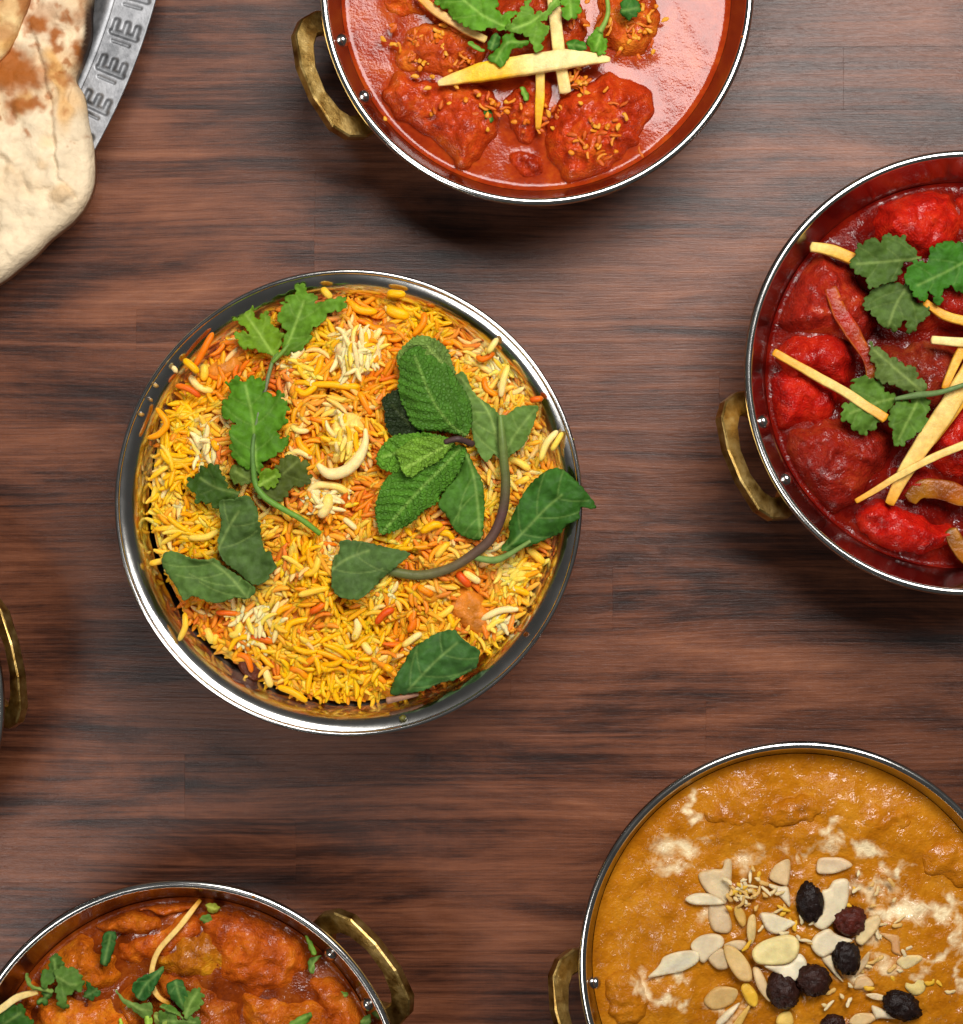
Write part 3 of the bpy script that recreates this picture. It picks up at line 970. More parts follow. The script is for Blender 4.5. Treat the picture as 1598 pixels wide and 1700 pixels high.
for pts, wd, k in TR:
    path = catmull(pts, False, 4.0)
    n_ = len(path)
    zz = float(np.max(rice_h(path))) + 0.0020
    rad_ = max(math.hypot(*(np.array(W(q[0], q[1], 0.044)[:2]) - np.array((rcx, rcy)))) for q in path) + 0.0016
    zz = max(zz, float(np.interp(rad_, [p_[0] * 0.0742 / 0.0744 for p_ in R_PROFILE], [p_[1] for p_ in R_PROFILE])) + 0.0012)
    P_ = np.array([W(q[0], q[1], zz) for q in path]); P_[:, 2] += np.sin(np.linspace(0, math.pi, n_)) * 0.0008 - 0.0004
    tt = np.linspace(-1, 1, n_)
    v, f = tube(P_, wd * 0.5 * S * np.clip(1 - np.abs(tt) ** 4, 0.12, 1) ** 0.5, 8)
    k2 = random.choice(SECOND[k])
    ci = np.array(PAL_COL[k])[None] * (1 - (tt[:, None] + 1) / 2) + np.array(PAL_COL[k2])[None] * (tt[:, None] + 1) / 2
    mk("rice_grain", v, f, RICE, rice, col=np.vstack([np.repeat(ci, 8, 0), ci[:1], ci[-1:]]))

cover = [q[1] - rice_h(q[0][None])[0] for q in grains]
order = sorted(range(len(grains)), key=lambda i: -(cover[i] + random.uniform(0, 0.0012)))
top = set(order[:300 - len(TR)])
shared = {}
bv, bf, bc = [], [], []
base = 0
for i, g in enumerate(grains):
    p, z, yaw, pitch, roll, sh, k, lay = g
    M = grain_matrix(p, z, yaw, pitch, roll)
    v, f = shapes[sh]
    k2 = random.choice(SECOND[k])
    if i in top:
        key = (sh, k, k2)
        if key not in shared:
            shared[key] = mesh_data("rice_grain", v, f, RICE, col=dyed(v, k, k2))
        o = bpy.data.objects.new("rice_grain", shared[key])
        COL.objects.link(o)
        o.parent = rice
        o.matrix_local = Matrix.Translation(-rice.location) @ M
    else:
        A = np.array(M)
        bv.append(v @ A[:3, :3].T + A[:3, 3])
        bf.extend([tuple(j + base for j in q) for q in f])
        cg = dyed(v, k, k2)
        if i < len(local_dye):                  # neighbours stain one another
            cg = cg * 0.52 + local_dye[i][None] * 0.48
        bc.append(cg * random.uniform(0.92, 1.06))
        base += len(v)
lr = mk("rice_grains", np.vstack(bv), bf, RICE, rice, col=np.clip(np.vstack(bc), 0, 1))
tag(lr, kind="stuff")

# pieces of chicken showing between the grains
def rz(x, y):
    return float(rice_h(np.array([[x, y]], float))[0])
CH = (0.50, 0.15, 0.018)
for ol_, c_, h_ in (([(752, 985), (775, 965), (800, 985), (812, 1010), (822, 1045), (808, 1062), (780, 1052), (752, 1030), (738, 1005)], (0.55, 0.17, 0.012), 0.0042),
                    ([(392, 1085), (420, 1075), (440, 1095), (438, 1122), (420, 1130), (398, 1112)], (0.13, 0.03, 0.012), 0.003),
                    ([(340, 612), (366, 595), (395, 590), (405, 612), (385, 628), (352, 634)], (0.55, 0.18, 0.015), 0.0040),
                    ([(628, 538), (655, 530), (672, 545), (655, 565), (632, 560)], (0.42, 0.13, 0.012), 0.0036),
                    ([(690, 975), (715, 962), (738, 978), (730, 1000), (702, 1002)], (0.60, 0.22, 0.012), 0.0036)):
    c0 = np.mean(np.array(ol_), 0)
    piece("chicken_piece", ol_, rz(*c0) - 0.0012, h_, MEAT, rice, col=c_, seed=c0[0] * .01, bottom=0.002)

# lumps of plain cooked rice stuck together
for ol_, c_, h_ in (([(556, 592), (562, 572), (585, 562), (612, 566), (632, 578), (636, 596), (622, 614), (602, 626), (578, 624), (562, 612)], WHI, 0.0044),
                    ([(545, 715), (556, 692), (578, 682), (598, 692), (606, 715), (602, 742), (585, 764), (562, 772), (546, 752)], (0.86, 0.60, 0.14), 0.0046),
                    ([(500, 790), (530, 795), (560, 818), (562, 845), (540, 855), (520, 838)], WHI, 0.0020)):
    c0 = np.mean(np.array(ol_), 0)
    piece("rice_clump", ol_, rz(*c0) - 0.0006, h_, RICE, rice, col=c_, spacing=2.6, seed=c0[0] * .013, bottom=0.002, wobble=8, rough_m=(0.0016, 0.0014), rough_px=(18, 7), colvar=0.16)
ring = catmull([(527, 771), (545, 786), (572, 782), (594, 762), (606, 735), (606, 712)], False, 4.0)
rp = np.array([W(q[0], q[1], rz(570, 750) + 0.0052) for q in ring])
v, f = tube(rp, np.interp(np.linspace(0, 1, len(ring)), [0, .2, .6, 1], [4, 10, 10, 3]) * S, 10)
mk("rice_clump", v, f, RICE, rice, col=np.tile(np.array(WHI), (len(v), 1)))

# ---- mint sprig
z2 = lambda pts: Z((570, 430), 3.716, pts)
z4 = lambda pts: Z((570, 820), 3.716, pts)
z1 = lambda pts: Z((170, 430), 3.716, pts)
z3 = lambda pts: Z((170, 820), 3.716, pts)
MINT = (0.040, 0.125, 0.020); MINT2 = (0.075, 0.19, 0.025); MINTD = (0.022, 0.075, 0.018); MUTE = (0.060, 0.115, 0.042)
mint = empty("mint_sprig", W(785, 760, 0.048))
tag(mint, "fresh mint sprig with curved purple-brown stem lying on the rice", "mint sprig")
leaf("leaf", z2([(340, 640), (330, 590), (390, 520), (440, 480), (510, 475), (590, 510), (640, 560), (670, 640), (690, 720), (600, 680), (500, 620), (420, 610)]),
     z2([(640, 680), (520, 540)]), 0.0535, mint, (0.085, 0.16, 0.05), seed=1, curl=0.15)
leaf("leaf", z2([(350, 800), (240, 860), (255, 930), (260, 1010), (300, 1090), (400, 1090), (480, 1060), (430, 950), (380, 850)]),
     z2([(440, 1060), (300, 900)]), 0.0518, mint, (0.012, 0.022, 0.012), seed=2, vein=0.3)
tag(mint.children[-1], "dark wilted mint leaf")
leaf("leaf", z2([(760, 1090), (700, 1080), (620, 1065), (540, 1060), (460, 1050), (410, 1000), (380, 930), (350, 870), (335, 780), (345, 700), (335, 640), (365, 590),
                 (405, 555), (460, 535), (530, 560), (590, 610), (650, 660), (680, 710), (720, 770), (770, 850), (792, 940), (790, 1020)]),
     z2([(760, 1090), (650, 1010), (540, 850), (440, 600)]), 0.0560, mint, MINT, seed=3, curl=0.30, fold=-0.04)
leaf("leaf", z2([(690, 1125), (560, 1080), (480, 1070), (380, 1080), (310, 1090), (240, 1150), (205, 1210), (210, 1270), (260, 1305), (350, 1315), (480, 1290), (600, 1220)]),
     z2([(690, 1125), (480, 1160), (240, 1220)]), 0.0550, mint, (0.062, 0.175, 0.022), seed=4, curl=0.22)
leaf("leaf", [(769, 740), (772, 753), (764, 777), (750, 801), (731, 820), (726, 834), (700, 850), (690, 862), (670, 875), (634, 887), (626, 870), (622, 850), (624, 835),
              (630, 815), (640, 795), (660, 780), (700, 760), (735, 742)],
     [(765, 742), (735, 775), (690, 820), (636, 882)], 0.0545, mint, (0.046, 0.145, 0.020), seed=5, curl=0.25, fold=0.10)
leaf("leaf", [(770, 742), (788, 775), (800, 800), (804, 830), (803, 860), (798, 895), (775, 893), (755, 880), (740, 855), (727, 838), (738, 815), (754, 795), (765, 765)],
     [(772, 748), (788, 800), (797, 890)], 0.0525, mint, (0.040, 0.115, 0.022), "plain", seed=6, curl=0.2)
leaf("leaf", z2([(675, 1130), (640, 1190), (580, 1250), (500, 1290), (420, 1345), (365, 1315), (345, 1250), (320, 1190), (370, 1150), (430, 1110), (560, 1095), (630, 1110)]),
     z2([(675, 1130), (560, 1190), (380, 1290)]), 0.0572, mint, (0.095, 0.215, 0.032), seed=7, curl=0.2, fold=0.06)
leaf("leaf", z2([(985, 1270), (960, 1230), (925, 1205), (880, 1250), (830, 1190), (800, 1100), (790, 1020), (790, 940), (760, 850), (710, 770), (690, 720), (740, 700),
                 (790, 800), (830, 850), (900, 900), (955, 960), (968, 1040), (975, 1150)]),
     z2([(975, 1230), (950, 1120), (880, 920), (720, 730)]), 0.0510, mint, (0.075, 0.145, 0.048), "plain", seed=8, fold=0.12)
leaf("leaf", z2([(985, 1230), (975, 1100), (958, 975), (1010, 960), (1060, 920), (1130, 905), (1200, 910), (1190, 950), (1172, 1020), (1140, 1090), (1110, 1150), (1050, 1195)]),
     z2([(990, 1220), (1060, 1080), (1180, 930)]), 0.0510, mint, (0.072, 0.140, 0.042), "plain", seed=9, fold=0.14, vein=0.7)
leaf("leaf", [(832, 914), (845, 890), (845, 870), (858, 840), (875, 810), (895, 790), (915, 778), (935, 780), (958, 800), (972, 815), (989, 838), (985, 845), (966, 842),
              (962, 850), (960, 862), (940, 872), (930, 885), (900, 898), (870, 910)],
     [(838, 914), (872, 880), (905, 845), (932, 822)], 0.0535, mint, (0.024, 0.085, 0.018), "plain", seed=10, curl=0.25, fold=0.05, zwave=0.0016)
PURP = [(0.10, 0.13, 0.03), (0.13, 0.12, 0.045), (0.115, 0.07, 0.045), (0.085, 0.04, 0.035), (0.10, 0.12, 0.03), (0.15, 0.24, 0.05)]
stem("stem", [(630, 942), (660, 951), (700, 955), (745, 944), (785, 920), (815, 893), (834, 850), (839, 800), (836, 765), (830, 690)],
     [0.0500, 0.0490, 0.0492, 0.0500, 0.0505, 0.0515, 0.0520, 0.0525, 0.0530, 0.0525], [7.5, 8.5, 8.5, 8, 8.5, 8.5, 8.5, 8, 7.5, 3.5], mint, cols=PURP)
stem("petiole", [(788, 926), (820, 930), (845, 920), (880, 898)], [0.0495, 0.051, 0.052, 0.053], [5, 6.5, 4.5, 3], mint, col=(0.16, 0.25, 0.06))
stem("petiole", [(738, 734), (760, 729), (784, 737)], [0.0575, 0.0580, 0.0545], [4.5, 5.5, 5.5], mint, col=(0.060, 0.032, 0.030))

# ---- loose mint leaves
MG = "loose mint leaves on the rice"
o = leaf("mint_leaf", z3([(720, 50), (800, 35), (890, 10), (930, 50), (960, 110), (960, 170), (975, 180), (975, 260), (985, 300), (1000, 350), (1040, 360), (1050, 400), (1075, 455),
                          (1040, 490), (1020, 530), (960, 560), (900, 540), (830, 480), (760, 420), (720, 350), (715, 270), (730, 180)]),
         z3([(712, 355), (760, 240), (840, 110)]), rz(405, 890) + 0.0074, None, (0.046, 0.092, 0.034), "plain", seed=21, fold=0.03, zwave=0.0012)
tag(o, "grey-green wilted mint leaf under the coriander stalk, upper of the left pair", "mint leaf", MG)
o = leaf("mint_leaf", z3([(365, 390), (400, 355), (460, 360), (520, 385), (560, 400), (650, 405), (700, 400), (740, 440), (800, 480), (860, 520), (920, 560), (945, 590), (935, 615),
                          (885, 650), (820, 640), (720, 672), (640, 660), (560, 630), (510, 655), (470, 600), (430, 540), (390, 480), (365, 430)]),
         z3([(900, 648), (780, 505), (650, 405)]), rz(345, 955) + 0.0080, None, (0.058, 0.118, 0.040), "plain", seed=22, fold=0.03)
tag(o, "flat mint leaf with pale midrib nearest the left wall of the rice bowl", "mint leaf", MG)
o = leaf("mint_leaf", [(550, 962), (552, 930), (563, 915), (566, 898), (600, 899), (640, 908), (678, 917), (676, 925), (660, 938), (650, 948), (635, 960), (610, 985), (590, 995), (562, 990), (551, 976)],
         [(548, 948), (575, 928), (612, 914)], rz(605, 945) + 0.0066, None, (0.050, 0.100, 0.040), "plain", seed=23, fold=0.05)
tag(o, "dull mint leaf tucked under the cut end of the mint stem", "mint leaf", MG)
o = leaf("mint_leaf", z4([(285, 1235), (320, 1130), (380, 1030), (420, 960), (500, 905), (580, 860), (680, 840), (720, 880), (780, 930), (840, 970), (835, 1010), (820, 1070),
                          (760, 1110), (680, 1150), (600, 1170), (500, 1210), (420, 1230), (360, 1240)]),
         z4([(400, 1210), (560, 1040), (700, 920)]), 0.0492, None, (0.030, 0.090, 0.030), "plain", seed=24, fold=-0.05, curl=0.2, zwave=0.0016)
tag(o, "dark mint leaf leaning on the lower wall of the rice bowl", "mint leaf", MG)
st = stem("stalk", z4([(268, 1275), (330, 1262), (460, 1235)]), 0.0460, [6, 5, 3], o, col=(0.30, 0.15, 0.09))

# ---- coriander sprig on the rice
cor = empty("coriander_sprig", W(425, 720, 0.046))
tag(cor, "long coriander sprig lying on the left half of the rice", "coriander sprig")
CG = (0.052, 0.150, 0.014); CG2 = (0.092, 0.185, 0.016); CD = (0.026, 0.062, 0.012)
leaf("leaf", z1([(1045, 600), (990, 570), (900, 550), (830, 510), (820, 470), (870, 455), (905, 460), (860, 400), (810, 370), (850, 350), (850, 310), (905, 300), (940, 340), (975, 375),
                 (990, 340), (1030, 345), (1035, 400), (1060, 420), (1110, 460), (1100, 520), (1075, 600)]), z1([(1055, 600), (980, 480), (880, 340)]), 0.0475, cor, CG2, "coriander", 31, curl=.1)
leaf("leaf", z1([(1110, 590), (1170, 560), (1215, 575), (1240, 530), (1290, 490), (1285, 440), (1340, 400), (1390, 360), (1400, 320), (1450, 310), (1520, 300), (1480, 265), (1490, 240),
                 (1440, 240), (1380, 260), (1320, 270), (1310, 230), (1270, 215), (1260, 180), (1215, 170), (1180, 210), (1140, 235), (1140, 275), (1100, 270), (1110, 310), (1080, 360),
                 (1100, 400), (1130, 450), (1125, 520)]), z1([(1115, 590), (1180, 430), (1240, 260)]), 0.0480, cor, (0.070, 0.165, 0.020), "coriander", 32, fold=0.06)
leaf("leaf", z1([(950, 1440), (1000, 1480), (1060, 1500), (1110, 1480), (1160, 1420), (1220, 1400), (1290, 1340), (1250, 1290), (1270, 1260), (1210, 1230), (1170, 1210), (1110, 1220),
                 (1100, 1260), (1060, 1290), (1000, 1330), (960, 1380)]), z1([(950, 1430), (1080, 1350), (1200, 1250)]), 0.0528, cor, (0.045, 0.065, 0.016), "coriander", 33)
leaf("leaf", z1([(850, 1440), (780, 1500), (700, 1540), (680, 1490), (630, 1510), (580, 1490), (590, 1450), (545, 1430), (525, 1370), (560, 1340), (600, 1320), (610, 1280), (660, 1275),
                 (710, 1290), (750, 1330), (755, 1390), (790, 1420)]), z1([(850, 1450), (700, 1410), (600, 1350)]), 0.0500, cor, CD, "coriander", 34)
leaf("leaf", z1([(930, 1390), (850, 1375), (790, 1360), (780, 1320), (830, 1260), (900, 1270), (960, 1310)]), z1([(930, 1380), (820, 1310)]), 0.0515, cor, (0.060, 0.100, 0.022), "coriander", 35)
leaf("leaf", z1([(950, 1310), (900, 1295), (830, 1255), (800, 1210), (790, 1120), (800, 1000), (740, 960), (730, 900), (770, 860), (790, 820), (760, 760), (800, 770), (815, 735), (850, 730),
                 (880, 760), (905, 740), (950, 745), (1000, 740), (990, 800), (970, 850), (1020, 820), (1050, 850), (1080, 820), (1110, 840), (1100, 860), (1140, 870), (1120, 910), (1145, 930),
                 (1130, 960), (1140, 1000), (1100, 1030), (1080, 1070), (1110, 1110), (1145, 1090), (1140, 1140), (1120, 1180), (1070, 1200), (1030, 1220), (975, 1290)]),
     z1([(950, 1310), (940, 1150), (925, 980), (880, 780)]), 0.0530, cor, CG, "coriander", 36, fold=0.10, curl=0.1)
leaf("leaf", z1([(960, 1400), (985, 1320), (1020, 1290), (1060, 1310), (1095, 1340), (1090, 1370), (1050, 1395), (1000, 1412)]), z1([(965, 1400), (1060, 1340)]), 0.0535, cor, CG2, "coriander", 37)
stem("stem", [(531, 886), (500, 862), (470, 845), (440, 826), (425, 805), (421, 780), (420, 740), (430, 680), (440, 640), (450, 600), (460, 585)],
     [0.0520, 0.0535, 0.0535, 0.0530, 0.0530, 0.0535, 0.0535, 0.0530, 0.0505, 0.0490, 0.0480], [4.5, 5.0, 5.0, 5.5, 5, 4, 3, 2.5, 4, 3.5, 3], cor,
     cols=[(0.13, 0.26, 0.025), (0.13, 0.27, 0.03), (0.10, 0.22, 0.03), (0.10, 0.18, 0.05), (0.16, 0.17, 0.10), (0.12, 0.22, 0.03)])
stem("stem", [(452, 602), (468, 585), (480, 570)], [0.0490, 0.0485, 0.0480], [3, 4, 3], cor, col=(0.13, 0.24, 0.03))

# ================================================================== TOP CURRY (orange red, ginger batons)
ORANGE = m_sauce("orange_red_sauce", (0.22, 0.018, 0.003), (0.31, 0.030, 0.004), (0.40, 0.062, 0.006), rough=0.12, fine=0.00005, coarse=0.00018, spec=0.32, patchy=False)
ORANGE_L = m_sauce("orange_red_lumps", (0.27, 0.018, 0.004), (0.44, 0.042, 0.006), (0.56, 0.10, 0.010), rough=0.20, fine=0.0006, coarse=0.0009)
def curry(bowl, z, label):
    o = empty("curry", (bowl['c'][0], bowl['c'][1], z - 0.006))
    tag(o, label, "curry", "curries served in the karahi bowls")
    return o
zt = 0.0385
c1 = curry(B_TOP, zt, "orange-red curry with oily sauce under ginger batons and coriander")
ORANGE_LUMPS = (
        ([(636, 150), (660, 120), (700, 135), (745, 130), (790, 140), (826, 165), (832, 200), (815, 240), (790, 268), (760, 285), (735, 255), (700, 225), (660, 200), (640, 180)], 0.0082, (1, 1, 1)),
        ([(655, 85), (690, 45), (740, 35), (790, 55), (810, 95), (770, 125), (715, 125), (670, 120)], 0.0045, (1.1, 1.6, 1.3)),
        ([(905, 205), (930, 170), (965, 140), (1012, 120), (1060, 142), (1086, 175), (1062, 232), (1018, 280), (965, 312), (925, 285), (905, 250)], 0.0090, (1.05, .9, .9)),
        ([(985, 40), (1000, -10), (1040, -30), (1085, -10), (1096, 40), (1075, 85), (1035, 98), (1000, 80)], 0.0055, (1.1, 1.7, 1.3)),
        ([(838, 160), (860, 135), (905, 132), (915, 165), (905, 215), (880, 240), (850, 225), (836, 195)], 0.0045, (1, 1, 1)),
        ([(800, 15), (860, -20), (930, -10), (975, 30), (960, 90), (900, 105), (830, 95)], 0.0065, (0.8, .8, .8)),
        ([(640, -20), (690, -60), (740, -40), (735, 10), (690, 30), (650, 20)], 0.003, (1.1, 1.4, 1)),
        ([(845, 255), (880, 250), (905, 275), (890, 295), (855, 290)], 0.0022, (0.9, .8, .8)))
sauce_disc("sauce", B_TOP, zt, ORANGE, c1, amp=(0.00030, 0.00005), scale=(60, 16), lumps=[(o_, h_ * 0.25) for o_, h_, t_ in ORANGE_LUMPS], seed=1)
for k, (ol_, h_, tint) in enumerate(ORANGE_LUMPS):
    piece("chunk", ol_, zt - 0.0006, h_, ORANGE_L, c1, clip=B_TOP, col=tint, seed=40 + k, attrs={"cream": lambda P, D: 0 * D}, rough_m=(0.0026, 0.0014), rough_px=(30, 11), wobble=9, spacing=3.2)
SHRED_COLS = [(0.58, 0.12, 0.005), (0.68, 0.21, 0.008), (0.50, 0.085, 0.005), (0.70, 0.30, 0.02)]
rs = random.Random(3)
shred_meshes = []
for i in range(16):
    L = rs.uniform(0.0012, 0.0046)
    v, f = grain_mesh(L, rs.uniform(0.00035, 0.00075), rs.uniform(-0.7, 0.7), 8, 7)
    v = v + np.column_stack([pnoise(v * 900 + i), pnoise(v * 900 + i + 9), pnoise(v * 900 + i + 19)]) * 0.0006
    v[:, 2] *= 0.6
    shred_meshes.append(mesh_data("topping_shred", v, f, GINGER, col=np.tile(np.array(SHRED_COLS[(i * 7) % 4]), (len(v), 1))))
def scatter(root, meshes, name, spots, z):
    for (x, y, rx, ry, n, dz) in spots:
        for _ in range(n):
            px, py = x + rs.gauss(0, rx), y + rs.gauss(0, ry)
            X, Y, _z = W(px, py, z)
            o = bpy.data.objects.new(name, rs.choice(meshes))
            COL.objects.link(o)
            o.parent = root
            o.matrix_local = Matrix.Translation(Vector((X, Y, z + dz + rs.uniform(-0.0004, 0.0009))) - root.location) @ Matrix.Rotation(rs.uniform(0, 6.28), 4, 'Z') @ Matrix.Rotation(rs.gauss(0, 0.25), 4, 'Y')
scatter(c1, shred_meshes, "topping_shred", [(715, 75, 34, 26, 62, 0.0036), (775, 110, 22, 14, 20, 0.0034), (1045, 45, 24, 26, 46, 0.0050), (958, 140, 12, 14, 34, 0.0056), (990, 235, 26, 28, 24, 0.0092), (1010, 215, 30, 30, 12, 0.0092),
                                            (815, 185, 30, 14, 20, 0.0068), (925, 190, 18, 20, 16, 0.0040), (945, 30, 20, 18, 12, 0.006), (750, 160, 40, 30, 14, 0.0080), (880, 190, 14, 18, 8, 0.0045)], zt)
GG = "ginger batons on the orange-red curry"
baton("ginger_baton", [(727, 139), (790, 122), (870, 108), (950, 98), (1012, 99)], 0.0480, [8, 32, 34, 34, 8], cols=[PALE, YELLOW, YELLOW, PALE, PALE, (0.8, .62, .25)], flat=0.6,
      label="thickest pale ginger baton lying across the orange-red curry", group=GG)
baton("ginger_baton", [(918, -30), (922, 40), (930, 100), (938, 152)], [0.0470, 0.0465, 0.0455, 0.0445], [22, 22, 20, 20], cols=[CREAM, PALE, CREAM, PALE],
      label="upright cream ginger baton crossing under the thickest one", group=GG)
baton("ginger_baton", [(897, 120), (896, 165), (893, 212)], [0.0455, 0.0445, 0.0430], [15, 16, 9], cols=[CREAM, YELLOW, AMBER],
      label="short orange-tipped ginger baton hanging below the thickest one", group=GG)
baton("ginger_baton", [(690, -10), (725, 20), (765, 45), (806, 66)], [0.0450, 0.0452, 0.0450, 0.0445], [12, 15, 14, 12], cols=[AMBER, (0.7, 0.4, 0.12), (0.62, 0.36, 0.13), CREAM],
      label="brownish slanting ginger baton beside the biggest coriander leaf", group=GG)
z6 = lambda pts: Z((680, 0), 4.205, pts)
TG = "chopped coriander on the orange-red curry"
CB = (0.068, 0.190, 0.020); CBd = (0.024, 0.100, 0.020)
def cleaf(pts, mid, z, col, seed, label, group, kind="coriander", **kw):
    return tag(leaf("coriander_leaf", pts, mid, z, None, col, kind, seed, **kw), label, "coriander leaf", group)
cleaf(z6([(180, -20), (230, 40), (300, 110), (380, 180), (470, 212), (560, 200), (650, 195), (700, 150), (745, 100), (700, 85), (640, 95), (600, 60), (620, 0), (560, -70), (400, -120), (260, -90)]),
      z6([(660, 180), (500, 100), (330, -40)]), 0.0495, CB, 51, "biggest coriander leaf, on top of the orange-red curry", TG, fold=0.05, curl=0.15)
o = cleaf(z6([(665, 212), (720, 150), (760, 90), (800, 40), (845, -10), (850, 60), (870, 110), (960, 60), (1040, -30), (1045, 20), (985, 95), (920, 150), (962, 190), (940, 240), (930, 300), (890, 362),
              (860, 320), (830, 270), (780, 230), (720, 222)]), z6([(1040, -20), (880, 130), (720, 200)]), 0.0505, (0.085, 0.20, 0.030), 52, "light green stalked coriander leaf just above the thickest ginger baton", TG, fold=0.05)
cleaf(z6([(545, 405), (590, 350), (640, 300), (650, 250), (720, 230), (745, 270), (835, 285), (790, 325), (720, 335), (690, 400), (640, 468), (600, 445)]), z6([(800, 290), (680, 300), (600, 420)]),
      0.0515, (0.050, 0.155, 0.018), 53, "coriander leaf with its tip bent over the thickest ginger baton", TG, "plain", fold=-0.1, curl=0.3)
cleaf(z6([(540, 330), (560, 270), (600, 230), (632, 280), (612, 340), (570, 352)]), z6([(570, 340), (600, 250)]), 0.0475, CBd, 54, "small dark coriander piece between two batons", TG, "plain")
cleaf(z6([(1065, -30), (1170, -20), (1192, 60), (1160, 110), (1125, 142), (1080, 110)]), z6([(1120, -20), (1125, 120)]), 0.0500, CB, 55, "coriander leaf hanging beside the upright cream ginger baton", TG, fold=0.08)
o = cleaf(z6([(1245, 262), (1320, 200), (1352, 240), (1362, 300), (1372, 372), (1290, 352), (1240, 320)]), z6([(1340, 215), (1300, 340)]), 0.0500, CB, 56,
          "coriander leaf on a curved pale stalk at the right end of the thickest baton", TG, fold=0.1, curl=0.2)
stem("stalk", z6([(1372, -40), (1385, 60), (1370, 140), (1325, 225)]), [0.049, 0.0495, 0.050, 0.0502], [3.5, 4, 4, 5.5], o, col=(0.20, 0.32, 0.05))
cleaf(z6([(1470, 60), (1530, -20), (1590, 30), (1600, 90), (1545, 132), (1490, 112)]), z6([(1480, 80), (1590, 60)]), 0.0480, CBd, 57, "dark coriander leaf farthest from the batons on the orange curry", TG, fold=0.1)
cleaf(z6([(1095, 292), (1150, 270), (1222, 300), (1232, 340), (1170, 362), (1110, 335)]), z6([(1110, 310), (1220, 330)]), 0.0498, (0.030, 0.125, 0.018), 58, "small curled coriander piece against the top of the thickest baton", TG, "plain", curl=0.3)
cleaf(z6([(405, 300), (440, 295), (470, 320), (520, 350), (505, 365), (440, 335)]), z6([(410, 305), (510, 355)]), 0.0462, CB, 59, "sliver of coriander at the lower end of the brownish baton", TG, "plain")
cleaf(z6([(770, 610), (800, 615), (830, 660), (830, 700), (805, 712), (785, 670)]), z6([(785, 620), (815, 700)]), 0.0432, CB, 60, "green stalk snippet below the middle of the thickest baton", TG, "plain", curl=0.4)
cleaf(z6([(520, 775), (565, 760), (578, 800), (580, 850), (545, 845), (525, 815)]), z6([(540, 770), (560, 840)]), 0.0448, CBd, 61, "lone dark green fleck low on the orange-red lumps", TG, "plain")

# ================================================================== RIGHT CURRY (deep red)
REDS = m_sauce("deep_red_sauce", (0.07, 0.002, 0.0015), (0.13, 0.004, 0.002), (0.20, 0.010, 0.003), rough=0.14, fine=0.0003, coarse=0.0006)
REDL = m_sauce("deep_red_lumps", (0.17, 0.004, 0.003), (0.32, 0.008, 0.004), (0.43, 0.024, 0.007), rough=0.20, fine=0.0006, coarse=0.0010)
zr_ = 0.0338
c2 = curry(B_RIGHT, zr_, "deep red tomato curry with large soft chunks and ginger sticks")
RED_LUMPS = (
        ([(1444, 372), (1450, 335), (1478, 315), (1505, 305), (1535, 315), (1570, 318), (1588, 345), (1592, 395), (1570, 430), (1530, 440), (1480, 435), (1450, 410)], 0.0105, (1.35, 1.3, 1.1)),
        ([(1298, 470), (1320, 430), (1352, 418), (1405, 440), (1440, 480), (1450, 540), (1420, 575), (1370, 570), (1310, 560), (1285, 530)], 0.0085, (0.95, 2.0, 1.6)),
        ([(1285, 600), (1300, 560), (1350, 548), (1400, 565), (1412, 610), (1400, 650), (1345, 640), (1300, 640)], 0.0075, (1.1, 1.0, 1.0)),
        ([(1270, 660), (1280, 620), (1330, 610), (1385, 630), (1395, 680), (1370, 705), (1320, 712), (1280, 700)], 0.0062, (1.25, 1.0, 1.0)),
        ([(1300, 740), (1330, 700), (1390, 690), (1450, 700), (1480, 730), (1465, 780), (1430, 830), (1390, 855), (1350, 830), (1310, 790)], 0.0078, (0.75, 1.5, 1.3)),
        ([(1418, 855), (1440, 830), (1485, 835), (1540, 860), (1585, 880), (1570, 910), (1520, 922), (1460, 908), (1430, 885)], 0.0075, (1.35, 1.0, 1.0)),
        ([(1430, 600), (1480, 570), (1540, 560), (1590, 590), (1600, 650), (1560, 690), (1490, 690), (1440, 660)], 0.0080, (0.62, 2.9, 1.6)),
        ([(1545, 700), (1600, 660), (1660, 700), (1650, 780), (1590, 800), (1540, 770)], 0.0080, (1.2, 1, 1)),
        ([(1450, 450), (1500, 430), (1600, 440), (1640, 520), (1560, 560), (1480, 545)], 0.0085, (0.8, 1.1, 1.1)),
        ([(1470, 780), (1520, 760), (1560, 790), (1540, 830), (1490, 835)], 0.0055, (0.9, 1.2, 1.3)),
        ([(1580, 330), (1660, 320), (1720, 380), (1700, 450), (1620, 450), (1585, 400)], 0.008, (1.1, 1, 1)),
        ([(1660, 560), (1740, 540), (1800, 620), (1770, 720), (1680, 700)], 0.008, (1.1, 1, 1)),
        ([(1600, 840), (1680, 800), (1750, 800), (1720, 870), (1640, 900)], 0.006, (1.1, 1, 1)))
sauce_disc("sauce", B_RIGHT, zr_, REDS, c2, amp=(0.0006, 0.0003), lumps=RED_LUMPS, seed=2)
for k, (ol_, h_, tint) in enumerate(RED_LUMPS):
    piece("chunk", ol_, zr_ - 0.0006, h_ + 0.0022, REDL, c2, clip=B_RIGHT, col=tint, seed=80 + k, spacing=3.2, attrs={"cream": lambda P, D: 0 * D}, rough_m=(0.0026, 0.0010), rough_px=(40, 14), wobble=9, power=0.7)
OLIVE = (0.12, 0.034, 0.004)
PEP = m_attr("pepper_flesh", 0.2, 0.22, 0.0006, 500, 0.25, 250)
